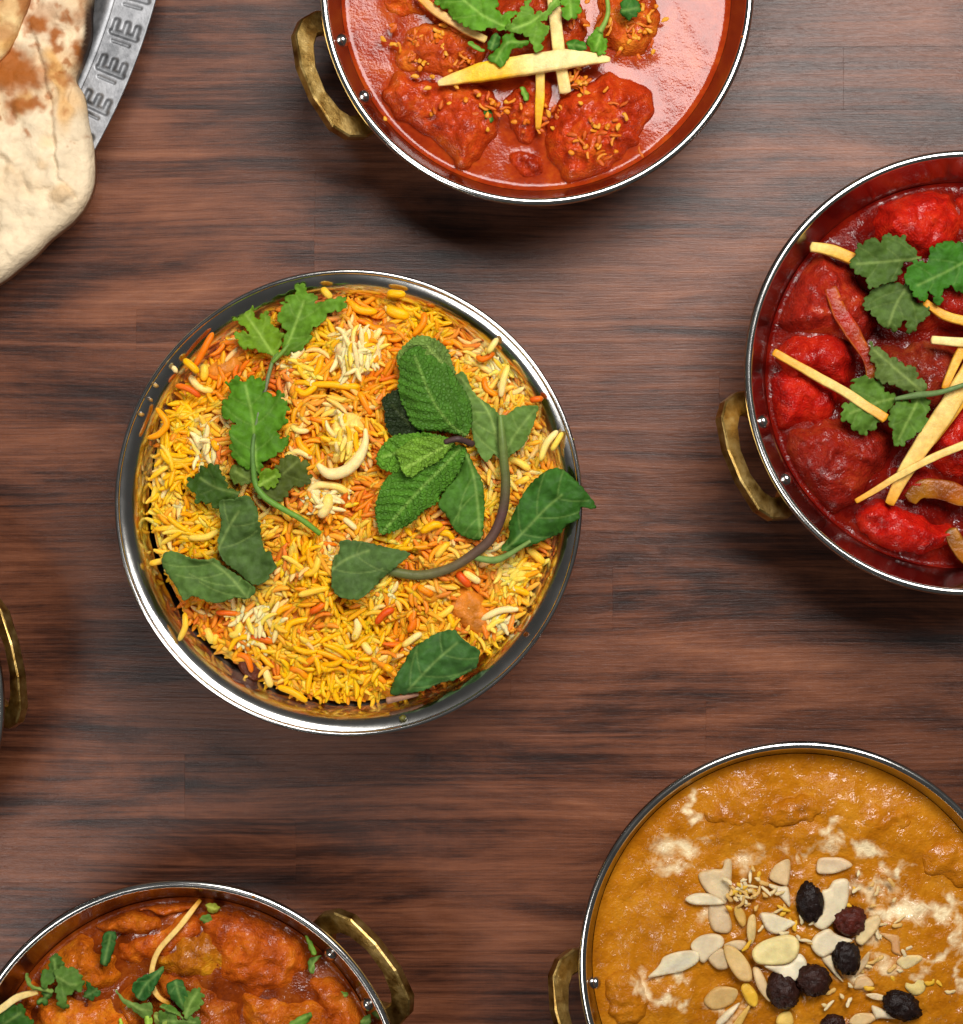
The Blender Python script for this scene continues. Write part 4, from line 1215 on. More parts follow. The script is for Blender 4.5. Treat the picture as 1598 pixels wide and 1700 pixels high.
for pts, wv, cols, zz in (([(1378, 478), (1395, 520), (1420, 560), (1443, 600), (1440, 640), (1410, 652)], [20, 26, 26, 20, 16, 10], [(0.30, 0.009, 0.004), (0.34, 0.013, .004), (0.24, 0.016, .004), (0.13, 0.045, 0.006)], 0.0442),
                          ([(1510, 830), (1530, 812), (1570, 815), (1600, 825), (1640, 820)], [24, 34, 36, 34, 20], [OLIVE, (0.19, 0.042, 0.004), (0.24, 0.042, .004), OLIVE], 0.0415),
                          ([(1578, 880), (1590, 905), (1625, 935), (1680, 930)], [22, 30, 30, 20], [OLIVE, (0.20, 0.044, 0.004), OLIVE], 0.0410)):
    baton("pepper_strip", pts, zz, wv, c2, cols, flat=0.35, mat=PEP)
RG = "ginger sticks on the deep red curry"
baton("ginger_stick", [(1286, 584), (1340, 615), (1400, 650), (1468, 696)], [0.0430, 0.0445, 0.0462, 0.0470], [12.3, 14.8, 15.6, 16.4], cols=[AMBER, (0.76, 0.45, 0.08), CREAM, CREAM, AMBER],
      label="ginger stick reaching from the left rim over a coriander leaf", group=RG)
baton("ginger_stick", [(1346, 410), (1380, 416), (1420, 432)], 0.0425, [16.4, 19.7, 19.7], cols=[CREAM, (0.8, 0.5, 0.09), AMBER], label="stubby ginger stick poking from under the topmost coriander leaf", group=RG)
baton("ginger_stick", [(1535, 502), (1565, 522), (1598, 532), (1640, 540)], 0.0455, [12.3, 14.8, 15.6, 14.8], cols=[AMBER, (0.76, 0.42, 0.06), AMBER], label="orange ginger stick coming from behind the upper coriander leaves", group=RG)
baton("ginger_stick", [(1547, 565), (1580, 567), (1640, 572)], 0.0475, [13.1, 15.6, 15.6], cols=[PALE, PALE, CREAM], label="palest ginger stick lying level at the photo edge", group=RG)
baton("ginger_stick", [(1600, 575), (1582, 610), (1568, 645)], 0.0460, [16.4, 14.8, 11.5], cols=[AMBER, (0.76, 0.46, 0.08), AMBER], label="short orange ginger stick under the palest one", group=RG)
baton("ginger_stick", [(1610, 610), (1570, 680), (1530, 740), (1500, 790), (1478, 836)], [0.0480, 0.0478, 0.0470, 0.0460, 0.0440], [27.9, 31.2, 31.2, 26.2, 14.8], cols=[(0.76, 0.45, 0.08), CREAM, CREAM, CREAM, AMBER],
      flat=0.5, label="broadest ginger stick with a frayed orange lower end", group=RG)
baton("ginger_stick", [(1630, 610), (1592, 668), (1548, 735)], [0.0462, 0.0458, 0.0450], [19.7, 19.7, 9.8], cols=[AMBER, (0.74, 0.38, 0.04), AMBER], label="deep amber ginger stick tucked along the broadest one", group=RG)
baton("ginger_stick", [(1424, 832), (1480, 797), (1530, 768), (1598, 738), (1650, 716)], [0.0440, 0.0468, 0.0490, 0.0490, 0.048], [8.2, 11.5, 12.3, 13.1, 13.1], cols=[AMBER, CREAM, CREAM, PALE],
      label="thin straight ginger stick lying over the broadest one", group=RG)
z7 = lambda pts: Z((1380, 380), 4.474, pts)
RC = "coriander leaves on the deep red curry"
GR = (0.048, 0.092, 0.028); GRL = (0.056, 0.125, 0.026)
cleaf(z7([(240, 550), (280, 490), (330, 430), (430, 410), (510, 400), (560, 410), (600, 500), (680, 560), (720, 600), (700, 660), (640, 700), (620, 760), (570, 750), (530, 690), (470, 740), (400, 740), (360, 700),
          (330, 660), (290, 620), (250, 590)]), z7([(560, 430), (480, 560), (420, 720)]), 0.0460, GR, 71, "ragged coriander leaf directly under the topmost one", RC, fold=0.05)
cleaf(z7([(130, 240), (190, 200), (210, 110), (280, 85), (330, 95), (370, 140), (380, 70), (430, 35), (490, 60), (540, 60), (570, 110), (620, 170), (665, 215), (560, 240), (520, 300), (480, 370), (430, 400),
          (330, 420), (290, 430), (250, 380), (190, 310)]), z7([(670, 215), (450, 240), (190, 260)]), 0.0478, (0.044, 0.088, 0.026), 72, "topmost grey-green coriander leaf covering the stubby ginger stick", RC, fold=0.06)
cleaf(z7([(555, 290), (620, 250), (700, 260), (740, 150), (800, 110), (880, 95), (980, 110), (1060, 200), (1060, 380), (980, 470), (930, 460), (880, 400), (830, 480), (790, 550), (740, 490), (700, 470), (700, 540),
          (640, 520), (590, 450), (560, 400)]), z7([(980, 250), (850, 320), (640, 420)]), 0.0488, (0.028, 0.110, 0.016), 73, "brightest green coriander leaf, cut off by the photo edge", RC, fold=0.05)
spr = empty("coriander_sprig", W(1500, 655, 0.044))
tag(spr, "three-leaved coriander sprig in the middle of the deep red curry", "coriander sprig")
leaf("leaf", z7([(285, 850), (350, 880), (430, 940), (520, 1000), (570, 1010), (620, 1060), (690, 1150), (680, 1210), (560, 1200), (480, 1170), (400, 1140), (330, 1080), (320, 980)]),
     z7([(680, 1210), (500, 1060), (320, 900)]), 0.0480, spr, (0.064, 0.105, 0.038), "coriander", 74, fold=0.05)
leaf("leaf", z7([(150, 1120), (210, 1110), (300, 1110), (370, 1160), (430, 1220), (500, 1265), (430, 1340), (380, 1380), (350, 1430), (330, 1490), (270, 1480), (240, 1530), (190, 1510), (160, 1470), (170, 1430),
                 (110, 1440), (70, 1390), (90, 1340), (70, 1310), (150, 1290), (190, 1240), (150, 1180)]), z7([(520, 1250), (340, 1290), (140, 1370)]), 0.0465, spr, GRL, "coriander", 75, fold=0.04)
leaf("leaf", z7([(470, 1310), (560, 1280), (660, 1235), (730, 1280), (720, 1350), (690, 1400), (720, 1420), (690, 1480), (620, 1500), (580, 1570), (500, 1600), (450, 1560), (450, 1490), (420, 1420)]),
     z7([(660, 1240), (580, 1400), (500, 1560)]), 0.0472, spr, GRL, "coriander", 76, fold=0.06)
stem("stem", z7([(480, 1260), (650, 1232), (800, 1215), (990, 1155), (1150, 1100)]), [0.0475, 0.0485, 0.0515, 0.0515, 0.051], [3, 6, 4.5, 4, 3.5], spr, col=(0.12, 0.19, 0.06))

# ================================================================== KORMA
KORMA = m_sauce("golden_korma", (0.32, 0.098, 0.003), (0.41, 0.140, 0.005), (0.50, 0.195, 0.011), rough=0.17, fine=0.00035, coarse=0.0012, scale=230, cream=(0.80, 0.64, 0.38))
KORML = m_sauce("golden_korma_lumps", (0.32, 0.090, 0.003), (0.41, 0.128, 0.005), (0.50, 0.182, 0.012), rough=0.17, fine=0.0004, coarse=0.0012, scale=230, cream=(0.80, 0.64, 0.38))
zk = 0.0420
CREAMS = [(1345, 1405, 46, 14, 0.9), (1150, 1352, 16, 12, .9), (1375, 1375, 16, 14, .8), (1435, 1405, 26, 16, 1.0), (1490, 1440, 22, 12, .9), (1130, 1405, 34, 22, .75), (1240, 1430, 30, 20, .6), (1115, 1440, 40, 12, .6),
          (1500, 1510, 60, 20, .9), (1560, 1510, 36, 14, .8), (1175, 1510, 24, 16, .5), (1450, 1470, 50, 16, .6), (1420, 1620, 24, 20, .8), (1590, 1560, 10, 40, .7), (1060, 1640, 16, 26, .8), (1100, 1660, 30, 10, .7), (1140, 1670, 10, 20, .7),
          (1550, 1590, 22, 10, .7), (1530, 1620, 24, 12, .5), (1470, 1600, 26, 14, .6), (1120, 1610, 30, 14, .8), (1200, 1680, 40, 12, .5), (1440, 1555, 30, 20, .5), (1150, 1320, 8, 20, .8), (1590, 1620, 10, 30, .6)]
def creamf(P):
    a = np.zeros(len(P))
    q = P + np.column_stack([noise2(P, 34, 3, 3), noise2(P, 34, 8, 3)]) * 34
    for x, y_, rx, ry, s_ in CREAMS:
        a = np.maximum(a, 1.2 * s_ * np.exp(-(((q[:, 0] - x) / rx) ** 2 + ((q[:, 1] - y_) / ry) ** 2)))
    hole = np.exp(-(((P[:, 0] - 1334) / 27) ** 4 + ((P[:, 1] - 1388) / 25) ** 4))
    return a * (1 - hole)
c3 = curry(B_KORMA, zk, "golden-brown korma with cream streaks under almonds and raisins")
sauce_disc("sauce", B_KORMA, zk, KORMA, c3, amp=(0.0012, 0.0006), scale=(55, 16), seed=3, creamfun=creamf,
           mounds=[(1230, 1350, 75, 0.0022), (1390, 1350, 80, 0.0025), (1150, 1540, 100, 0.0015), (1334, 1390, 34, 0.0014), (1320, 1560, 140, 0.0028), (1500, 1600, 120, 0.0018), (1480, 1370, 70, .0016), (1110, 1650, 60, .002)])
for k, (ol_, h_) in enumerate((([(1165, 1348), (1190, 1330), (1230, 1328), (1262, 1340), (1290, 1325), (1340, 1318), (1370, 1340), (1350, 1368), (1290, 1375), (1230, 1372), (1185, 1368)], 0.0024),
                               ([(1410, 1345), (1450, 1330), (1500, 1345), (1510, 1375), (1470, 1390), (1425, 1378)], 0.0022),
                               ([(1535, 1410), (1590, 1400), (1620, 1440), (1590, 1470), (1545, 1450)], 0.002),
                               ([(1010, 1620), (1050, 1610), (1075, 1650), (1060, 1700), (1015, 1690)], 0.0035))):
    piece("chunk", ol_, zk - 0.0002, h_, KORML, c3, clip=B_KORMA, col=(1, 1.05, 1), seed=110 + k, attrs={"cream": lambda P, D: creamf(P) * 0.7}, rough_m=(0.0012, 0.0006), wobble=12, bottom=0.002)

def flake(pts, z, col, label, curl=0.03, tilt=(0, 0), th=0.00028, seed=0):
    ol = catmull(pts, True, 3.0)
    c0 = ol.mean(0)
    ol = c0 + (ol - c0) * 1.0
    o = piece("almond_flake", ol, z, th, ALMOND, None, col=col, spacing=3.4, power=0.5, width=0.16, rough_m=(0.0011, 0.0001), rough_px=(60, 12), seed=seed, smooth_outline=False, bottom=0.0002, tilt=tilt, colvar=0.12, rim_tint=0.32)
    tag(o, label, "almond flake", "almond flakes scattered on the korma")
    return o
k2 = lambda pts: Z((1050, 1380), 4.566, pts)
k3 = lambda pts: Z((1300, 1380), 5.312, pts)
AW = (0.78, 0.66, 0.44); AT = (0.62, 0.46, 0.26); AY = (0.78, 0.56, 0.16); AG = (0.66, 0.40, 0.10)
zf = zk + 0.0024
FL = [
 (k2([(500, 330), (600, 290), (680, 285), (700, 220), (750, 230), (740, 420), (690, 550), (560, 460)]), zf - .001, AT, "fan-shaped translucent almond flake at the upper left of the nut pile", (.05, .1)),
 (k2([(400, 510), (480, 470), (600, 480), (690, 550), (520, 560), (440, 550)]), zf + .0004, AW, "flat almond flake lying below the fan-shaped one", (0, 0)),
 (k2([(580, 570), (690, 560), (750, 700), (720, 770), (600, 740)]), zf - .0008, (0.58, .42, .24), "glassy sauce-stained almond flake on the left side of the pile", (0, .1)),
 (k2([(570, 960), (640, 890), (700, 900), (725, 1000), (720, 1040), (640, 1045)]), zf - .0004, AT, "half-hidden almond flake under the tan upright one", (0, 0)),
 (k2([(690, 870), (760, 830), (850, 830), (860, 870), (800, 910)]), zf - .0006, AT, "small almond flake peeping out above the tan upright one", (0, 0)),
 (k2([(440, 870), (500, 800), (600, 775), (680, 800), (685, 870), (590, 950), (540, 1000), (490, 960)]), zf, (0.70, .56, .36), "round pale almond flake overlapping the cream-covered long one", (0, -.05)),
 (k2([(210, 1000), (240, 950), (360, 910), (490, 910), (495, 990), (380, 1060), (280, 1080), (120, 1110), (180, 1040)]), zf + .0004, AW, "long almond flake smeared with cream, leftmost of the pile", (0, 0)),
 (k2([(690, 880), (740, 870), (820, 920), (890, 1020), (905, 1120), (860, 1140), (790, 1110), (720, 1000)]), zf + .0010, (0.70, .46, .18), "tan upright oval almond flake left of the centre", (-.05, .1)),
 (k2([(880, 650), (920, 630), (935, 700), (925, 820), (890, 860), (865, 760)]), zf + .0012, (.74, .52, .22), "narrow almond sliver standing above the yellow-edged flake", (0, -.1)),
 (k2([(970, 625), (1050, 620), (1130, 650), (1230, 690), (1170, 740), (1110, 780), (1030, 760), (990, 700)]), zf + .0014, AW, "white pointed almond flake left of the central raisin", (.1, 0)),
 (k2([(1000, 1020), (1180, 1005), (1260, 930), (1315, 980), (1310, 1050), (1250, 1120), (1160, 1175), (1110, 1090)]), zf + .0018, (.80, .70, .50), "smooth white almond flake under the yellow-edged one", (0, .05)),
 (k2([(905, 920), (960, 850), (1080, 800), (1200, 785), (1260, 840), (1250, 940), (1180, 1000), (1050, 1015), (940, 1000)]), zf + .0028, (.80, .66, .30), "largest almond flake with yellow edges on top of the pile", (.03, 0)),
 (k2([(1040, 330), (1090, 250), (1190, 220), (1180, 400), (1140, 410), (1050, 370)]), zf - .0006, (.66, .46, .24), "squarish almond flake above the central raisin", (0, 0)),
 (k2([(1020, 400), (1120, 420), (1180, 430), (1190, 570), (1120, 500)]), zf, AW, "triangular almond flake touching the central raisin", (0, .1)),
 (k2([(770, 590), (800, 565), (850, 620), (860, 700), (830, 725), (785, 660)]), zf + .0004, AG, "amber almond flake at the edge of the yellow crumbs", (0, 0)),
 (k2([(820, 1190), (870, 1150), (945, 1240), (935, 1330), (870, 1300)]), zf, (.78, .45, .04), "bright yellow almond piece below the tan upright one", (0, 0)),
 (k2([(910, 1050), (960, 1040), (1020, 1160), (1040, 1290), (950, 1190)]), zf + .0008, (.72, .52, .28), "long almond sliver beside the lowest dark raisins", (0, .1)),
 (k2([(540, 1280), (640, 1180), (790, 1200), (770, 1290), (690, 1340), (600, 1350)]), zf - .0014, (.60, .38, .14), "sunken sauce-covered almond flake below the left side of the pile", (0, 0)),
 (k2([(630, 1455), (700, 1370), (810, 1300), (760, 1390), (680, 1470)]), zf - .0008, AW, "slanting thin almond sliver at the bottom photo edge", (0, 0)),
 (k2([(760, 1470), (830, 1370), (900, 1305), (860, 1400), (810, 1480)]), zf - .0006, AG, "yellowish thin sliver next to the slanting one at the photo edge", (0, 0)),
 (k2([(1090, 1460), (1110, 1390), (1190, 1365), (1220, 1450), (1180, 1480)]), zf - .0008, (.76, .50, .12), "angular yellow almond chip at the bottom photo edge under the raisins", (0, 0)),
 (k3([(320, 240), (430, 230), (530, 240), (610, 300), (520, 350), (420, 375), (310, 370), (295, 310)]), zf - .0004, (.72, .54, .34), "leaf-shaped almond flake lying apart above the pile", (0, 0)),
 (k3([(340, 530), (400, 500), (450, 430), (570, 430), (575, 590), (540, 700), (450, 800), (350, 870), (260, 810), (330, 740), (360, 640)]), zf + .0016, AW, "big crescent almond flake hugging the central raisin", (-.05, -.05)),
 (k3([(290, 910), (400, 860), (470, 910), (610, 965), (500, 1020), (420, 1080), (340, 1110), (270, 1060), (245, 990)]), zf + .0016, (.80, .68, .46), "white almond flake in the middle of the four raisins", (0, 0)),
 (k3([(680, 830), (760, 760), (830, 735), (860, 790), (820, 880), (720, 990), (680, 1005), (640, 960)]), zf + .0014, (.72, .54, .28), "oval almond flake beside the reddish raisin", (.05, 0)),
 (k3([(850, 900), (960, 910), (1020, 930), (1030, 1040), (1040, 1100), (960, 1060), (950, 980)]), zf - .0006, (.66, .34, .14), "bent orange-stained almond flake to the right of the pile", (0, 0)),
 (k3([(1000, 1150), (1060, 1100), (1200, 1095), (1225, 1130), (1160, 1180), (1080, 1215), (1030, 1190)]), zf - .0002, (.74, .54, .26), "wedge-shaped almond flake farthest to the right", (0, 0)),
 (k3([(755, 1060), (752, 1130), (710, 1210), (640, 1280), (660, 1180)]), zf, (.64, .44, .24), "thin almond flake standing against the lower black raisin", (0, 0)),
 (k3([(340, 1110), (440, 1090), (450, 1200), (530, 1330), (400, 1210)]), zf + .0004, (.70, .58, .38), "almond flake wedged beneath the lower black raisin", (0, 0)),
 (k3([(620, 1350), (650, 1290), (740, 1280), (800, 1360), (710, 1390), (630, 1390)]), zf - .0012, (.66, .44, .22), "flat dull almond flake sunk between pile and lone raisin", (0, 0)),
 (k3([(1080, 1340), (1150, 1270), (1240, 1310), (1250, 1400), (1170, 1450), (1090, 1400)]), zf - .0010, (.72, .54, .20), "yellowish rounded almond lump above the lone raisin", (0, 0)),
 (k3([(780, 1540), (880, 1570), (1030, 1635), (1010, 1655), (860, 1650), (815, 1650)]), zf, AW, "pointed almond sliver just below the lone raisin", (0, 0)),
 (k3([(580, 1690), (650, 1610), (800, 1610), (830, 1650), (700, 1720)]), zf - .0008, (.68, .46, .22), "almond flake cut by the photo edge right of the lowest raisin", (0, 0)),
 (k3([(730, 1440), (820, 1430), (905, 1460), (880, 1490), (790, 1480)]), zf - .0004, (.76, .58, .34), "small almond sliver left of the lone raisin", (0, 0)),
]
for i, (pts, zz, col, lab, tl) in enumerate(FL):
    flake(pts, zz, col, lab, tilt=tl, seed=130 + i)

def raisin(px, py, a, b, rot, z, label, col, seed):
    import bmesh
    bm = bmesh.new()
    bmesh.ops.create_icosphere(bm, subdivisions=4, radius=1.0)
    v = np.array([tuple(q.co) for q in bm.verts]); f = [tuple(q.index for q in p.verts) for p in bm.faces]
    bm.free()
    d = 1.08 + 0.16 * pnoise(v * 1.3 + seed) - 0.42 * np.abs(pnoise(v * 2.3 + seed)) - 0.30 * np.abs(pnoise(v * 4.8 + seed * 2)) - 0.24 * np.abs(pnoise(v * 9 + seed))
    v = v * d[:, None]
    v = v * np.array([a * S, b * S, min(a, b) * 0.8 * S]) * 0.97
    c, s_ = math.cos(rot), math.sin(rot)
    v = v @ np.array([[c, s_, 0], [-s_, c, 0], [0, 0, 1]])
    X, Y, _ = W(px, py, z)
    o = mk("raisin", v + np.array([X, Y, z]), f, RAISIN, None, col=np.tile(np.array(col), (len(v), 1)))
    tag(o, label, "raisin", "raisins on the korma")
BLK = (0.013, 0.007, 0.006); REDR = (0.070, 0.013, 0.008); BRN = (0.028, 0.010, 0.007)
raisin(1343, 1498, 24, 36, 0.10, zf + .0014, "central upright black raisin held by the crescent almond flake", BLK, 1.3)
raisin(1411, 1529, 29, 28, 0.4, zf + .0010, "reddish raisin between crescent and oval almond flakes", REDR, 2.7)
raisin(1405, 1591, 25, 31, 0.25, zf + .0020, "glossy black raisin below the reddish one", BLK, 3.9)
raisin(1350, 1628, 32, 29, -0.3, zf + .0014, "brown round raisin right of the white smooth almond flake", BRN, 4.4)
raisin(1300, 1644, 29, 34, 0.5, zf + .0010, "dark raisin beneath the white smooth almond flake", BRN, 5.2)
raisin(1497, 1670, 37, 25, -0.45, zf + .0006, "lone oblong black raisin away from the pile", BLK, 6.6)
raisin(1383, 1700, 22, 18, 0.1, zf + .0002, "small raisin cut by the bottom photo edge", BRN, 7.1)

bits = []
for i, c_ in enumerate(((0.74, 0.54, 0.26), (0.66, 0.40, 0.12), (0.76, 0.42, 0.03), (0.76, 0.60, 0.34))):
    for L in (0.0022, 0.0034, 0.0046):
        v, f = grain_mesh(L, rs.uniform(0.0005, 0.0008), rs.uniform(-.7, .7), 8, 7)
        v = v + np.column_stack([pnoise(v * 900 + L * 1e4), pnoise(v * 900 + L * 1e4 + 9), pnoise(v * 900 + 19)]) * 0.0006
        v[:, 2] *= 0.5
        bits.append(mesh_data("coconut_shred", v, f, ALMOND, col=np.tile(np.array(c_), (len(v), 1))))
scatter(c3, bits, "coconut_shred", [(1245, 1478, 18, 18, 38, 0.0032), (1440, 1480, 26, 12, 9, 0.0024), (1270, 1530, 26, 22, 8, 0.0030), (1480, 1600, 36, 24, 11, 0.0018), (1330, 1535, 14, 12, 8, 0.0036), (1400, 1650, 30, 14, 7, 0.0022),
                                    (1540, 1640, 26, 18, 6, 0.0012), (1460, 1540, 26, 18, 6, 0.0018)], zk)

# ================================================================== LOWER LEFT CURRY (brown orange)
BRNS = m_sauce("brown_orange_sauce", (0.10, 0.014, 0.002), (0.18, 0.030, 0.003), (0.27, 0.060, 0.006), rough=0.13, fine=0.0002, coarse=0.0005)
BRNL = m_sauce("brown_orange_lumps", (0.20, 0.026, 0.003), (0.38, 0.062, 0.005), (0.50, 0.115, 0.008), rough=0.20, fine=0.0006, coarse=0.0010)
zl = 0.0365
c4 = curry(B_LOW, zl, "brown-orange curry with potato chunks and chopped coriander")
BROWN_LUMPS = (
        ([(144, 1512), (165, 1500), (215, 1505), (265, 1515), (275, 1535), (240, 1552), (190, 1550), (155, 1532)], 0.0052, (1.1, 1.4, 1)),
        ([(205, 1498), (240, 1485), (300, 1490), (330, 1500), (310, 1515), (260, 1512), (220, 1508)], 0.0042, (1.15, 1.3, 1)),
        ([(195, 1575), (225, 1545), (270, 1525), (320, 1512), (345, 1525), (330, 1560), (290, 1590), (240, 1600), (205, 1595)], 0.0058, (1.1, 1.2, 1)),
        ([(62, 1610), (85, 1575), (112, 1550), (150, 1555), (190, 1580), (205, 1605), (190, 1640), (140, 1650), (90, 1640)], 0.0080, (1.35, 2.3, 1.2)),
        ([(255, 1580), (280, 1545), (330, 1535), (370, 1545), (390, 1580), (370, 1620), (310, 1630), (265, 1615)], 0.0070, (1.05, 1.9, 1.1)),
        ([(330, 1520), (380, 1510), (440, 1520), (495, 1545), (510, 1590), (495, 1640), (440, 1660), (380, 1640), (345, 1590)], 0.0072, (1.1, 1.2, 1)),
        ([(250, 1620), (300, 1600), (360, 1620), (400, 1660), (395, 1720), (320, 1740), (255, 1710)], 0.0085, (0.85, 1.0, 1)),
        ([(60, 1660), (100, 1640), (160, 1640), (215, 1665), (235, 1710), (180, 1750), (100, 1745), (60, 1710)], 0.0095, (1.4, 2.0, 1.3)),
        ([(400, 1650), (460, 1640), (520, 1645), (560, 1670), (560, 1740), (480, 1770), (410, 1740)], 0.0078, (1.15, 1.5, 1)),
        ([(515, 1620), (560, 1625), (605, 1670), (615, 1720), (560, 1730), (525, 1680)], 0.0055, (1.05, 1.2, 1)),
        ([(200, 1640), (240, 1630), (260, 1680), (230, 1720), (200, 1700)], 0.008, (1.1, 1.4, 1)),
        ([(100, 1780), (200, 1760), (300, 1780), (300, 1880), (200, 1900), (100, 1860)], 0.008, (1.1, 1.2, 1)),
        ([(340, 1780), (450, 1790), (480, 1880), (400, 1930), (330, 1880)], 0.008, (1.1, 1.2, 1)),
        ([(40, 1640), (60, 1620), (75, 1650), (60, 1690), (40, 1690)], 0.005, (1.2, 1.4, 1)))
sauce_disc("sauce", B_LOW, zl, BRNS, c4, amp=(0.0006, 0.0003), lumps=BROWN_LUMPS, seed=4)
for k, (ol_, h_, tint) in enumerate(BROWN_LUMPS):
    piece("chunk", ol_, zl - 0.0006, h_, BRNL, c4, clip=B_LOW, col=tint, seed=160 + k, attrs={"cream": lambda P, D: 0 * D}, rough_m=(0.0028, 0.0010), rough_px=(40, 14), wobble=10, spacing=3.2, power=0.7)
LG = "ginger strips on the brown-orange curry"
baton("ginger_strip", [(330, 1498), (300, 1535), (265, 1575), (253, 1605), (254, 1635), (265, 1655), (282, 1664)], [0.0405, 0.0440, 0.0452, 0.0450, 0.0450, 0.0455, 0.0455], [6, 10, 9, 9, 9, 9, 7], cols=[AMBER, CREAM, CREAM, CREAM, CREAM, AMBER],
      label="thin curved ginger strip down the middle of the brown-orange curry", group=LG)
baton("ginger_strip", [(-20, 1690), (5, 1672), (30, 1655), (62, 1647)], [0.047, 0.0465, 0.0465, 0.0462], [10, 12, 12, 8], cols=[CREAM, PALE, CREAM], label="pale ginger strip ending under a coriander leaf at the left rim", group=LG)
z8 = lambda pts: Z((0, 1560), 4.439, pts)
z5 = lambda pts: Z((340, 1430), 4.205, pts)
LC = "chopped coriander on the brown-orange curry"
LGm = (0.060, 0.130, 0.034); LGd = (0.022, 0.080, 0.024)
cleaf(z8([(300, 330), (325, 240), (360, 180), (420, 108), (448, 150), (445, 220), (420, 280), (350, 335)]), z8([(420, 270), (390, 150)]), 0.0478, (0.050, 0.120, 0.030), 201, "upright lobed coriander piece on the yellow potato chunk", LC)
cleaf(z8([(410, 270), (450, 210), (530, 205), (590, 260), (615, 320), (590, 380), (540, 365), (500, 430), (490, 500), (440, 475), (410, 400), (430, 330)]), z8([(420, 270), (500, 320), (560, 330)]), 0.0482, LGm, 202,
      "broad grey-green coriander piece next to the upright lobed one", LC, curl=0.15)
cleaf(z8([(600, 420), (640, 380), (630, 305), (680, 340), (670, 400), (720, 342), (748, 370), (700, 405), (650, 442)]), z8([(610, 430), (720, 360)]), 0.0470, LGd, 203, "dark curled coriander piece right of the broad grey-green one", LC, curl=0.3)
cleaf(z8([(185, 270), (205, 248), (245, 340), (380, 370), (372, 400), (250, 372), (200, 325)]), z8([(200, 270), (260, 355), (370, 385)]), 0.0490, (0.09, 0.16, 0.045), 204, "thin bent coriander sliver at the tip of the pale ginger strip", LC, "plain", curl=0.2)
cleaf(z8([(265, 450), (310, 400), (350, 385), (375, 400), (345, 470), (290, 488)]), z8([(280, 460), (360, 400)]), 0.0475, (0.035, 0.10, 0.026), 205, "small curled coriander scrap below the bent sliver", LC, curl=0.3)
cleaf([(173, 1549), (192, 1549), (190, 1572), (184, 1590), (178, 1603), (167, 1599), (168, 1580)], [(183, 1552), (173, 1600)], 0.0478, LGd, 206, "dark strap-like coriander strip above the yellow potato chunk", LC, "plain", curl=0.3)
cleaf(z8([(980, 330), (1050, 265), (1130, 235), (1208, 202), (1175, 290), (1110, 400), (1060, 445), (1000, 410)]), z8([(1200, 210), (1080, 320), (1020, 420)]), 0.0485, (0.020, 0.085, 0.026), 207, "pointed dark coriander leaf beside the curved ginger strip", LC, "plain", fold=0.06)
cleaf(z8([(842, 368), (920, 440), (1020, 475), (1115, 462), (1115, 560), (1060, 585), (980, 530), (900, 460)]), z8([(850, 380), (1000, 500), (1110, 520)]), 0.0482, (0.078, 0.145, 0.045), 208, "pale green wedge of coriander under the pointed dark leaf", LC, "plain", fold=0.05)
cleaf(z8([(1225, 340), (1260, 308), (1330, 298), (1372, 380), (1385, 460), (1350, 535), (1300, 490), (1250, 420)]), z8([(1290, 310), (1350, 520)]), 0.0495, (0.026, 0.095, 0.028), 209, "dark upper leaf of the coriander cluster right of the ginger strip", LC, "plain", curl=0.25)
cleaf(z8([(1350, 530), (1370, 430), (1390, 370), (1462, 362), (1450, 400), (1502, 420), (1480, 480), (1430, 530), (1380, 575)]), z8([(1370, 560), (1400, 470), (1450, 390)]), 0.0492, (0.070, 0.145, 0.035), 210, "toothed right leaf of the coriander cluster by the ginger strip", LC)
cleaf(z8([(1175, 490), (1260, 478), (1345, 580), (1280, 545)]), z8([(1180, 488), (1340, 575)]), 0.0490, (0.06, 0.15, 0.03), 211, "narrow green blade at the lower end of the curved ginger strip", LC, "plain")
cleaf(z8([(1170, 540), (1260, 520), (1330, 600), (1440, 555), (1465, 600), (1420, 650), (1300, 690), (1200, 650)]), z8([(1200, 600), (1440, 600)]), 0.0484, LGm, 212, "lowest grey-green leaf of the coriander cluster at the photo edge", LC)
cleaf(z8([(-40, 540), (0, 515), (60, 468), (150, 500), (200, 560), (235, 650), (100, 720), (-40, 680)]), z8([(0, 640), (150, 540)]), 0.0455, (0.022, 0.075, 0.012), 213, "deep green coriander clump in the left corner of the curry", LC, curl=0.15)
cleaf(z5([(700, 518), (745, 560), (782, 640), (742, 642), (715, 580)]), z5([(705, 525), (765, 640)]), 0.0440, (0.07, 0.17, 0.02), 214, "bright coriander strip on the sauce near the brass handle", LC, "plain", curl=0.3)
cleaf(z5([(728, 680), (812, 655), (770, 700), (765, 765), (730, 762)]), z5([(740, 755), (780, 670)]), 0.0410, LGm, 215, "coriander scrap floating under the bright strip", LC, "plain")
cleaf(z5([(922, 908), (992, 918), (982, 952), (940, 957)]), z5([(925, 915), (985, 940)]), 0.0395, (0.07, 0.15, 0.03), 216, "small square coriander scrap closest to the rivets", LC, "plain")
cleaf(z5([(580, 1140), (650, 1090), (742, 1058), (725, 1120), (650, 1160)]), z5([(590, 1140), (735, 1070)]), 0.0465, (0.06, 0.15, 0.025), 217, "slanting coriander leaf at the bottom photo edge", LC, "plain")
cleaf(z5([(1085, 1115), (1148, 1075), (1150, 1140), (1100, 1160)]), z5([(1090, 1120), (1140, 1110)]), 0.0425, LGm, 218, "coriander scrap beside the lower rivet", LC, "plain")
cleaf(z5([(5, 300), (60, 290), (100, 320), (95, 350), (50, 372), (20, 350)]), z5([(10, 310), (90, 340)]), 0.0412, (0.26, 0.30, 0.05), 219, "pale yellow-green stalk bit near the top rim", LC, "plain", curl=0.3)
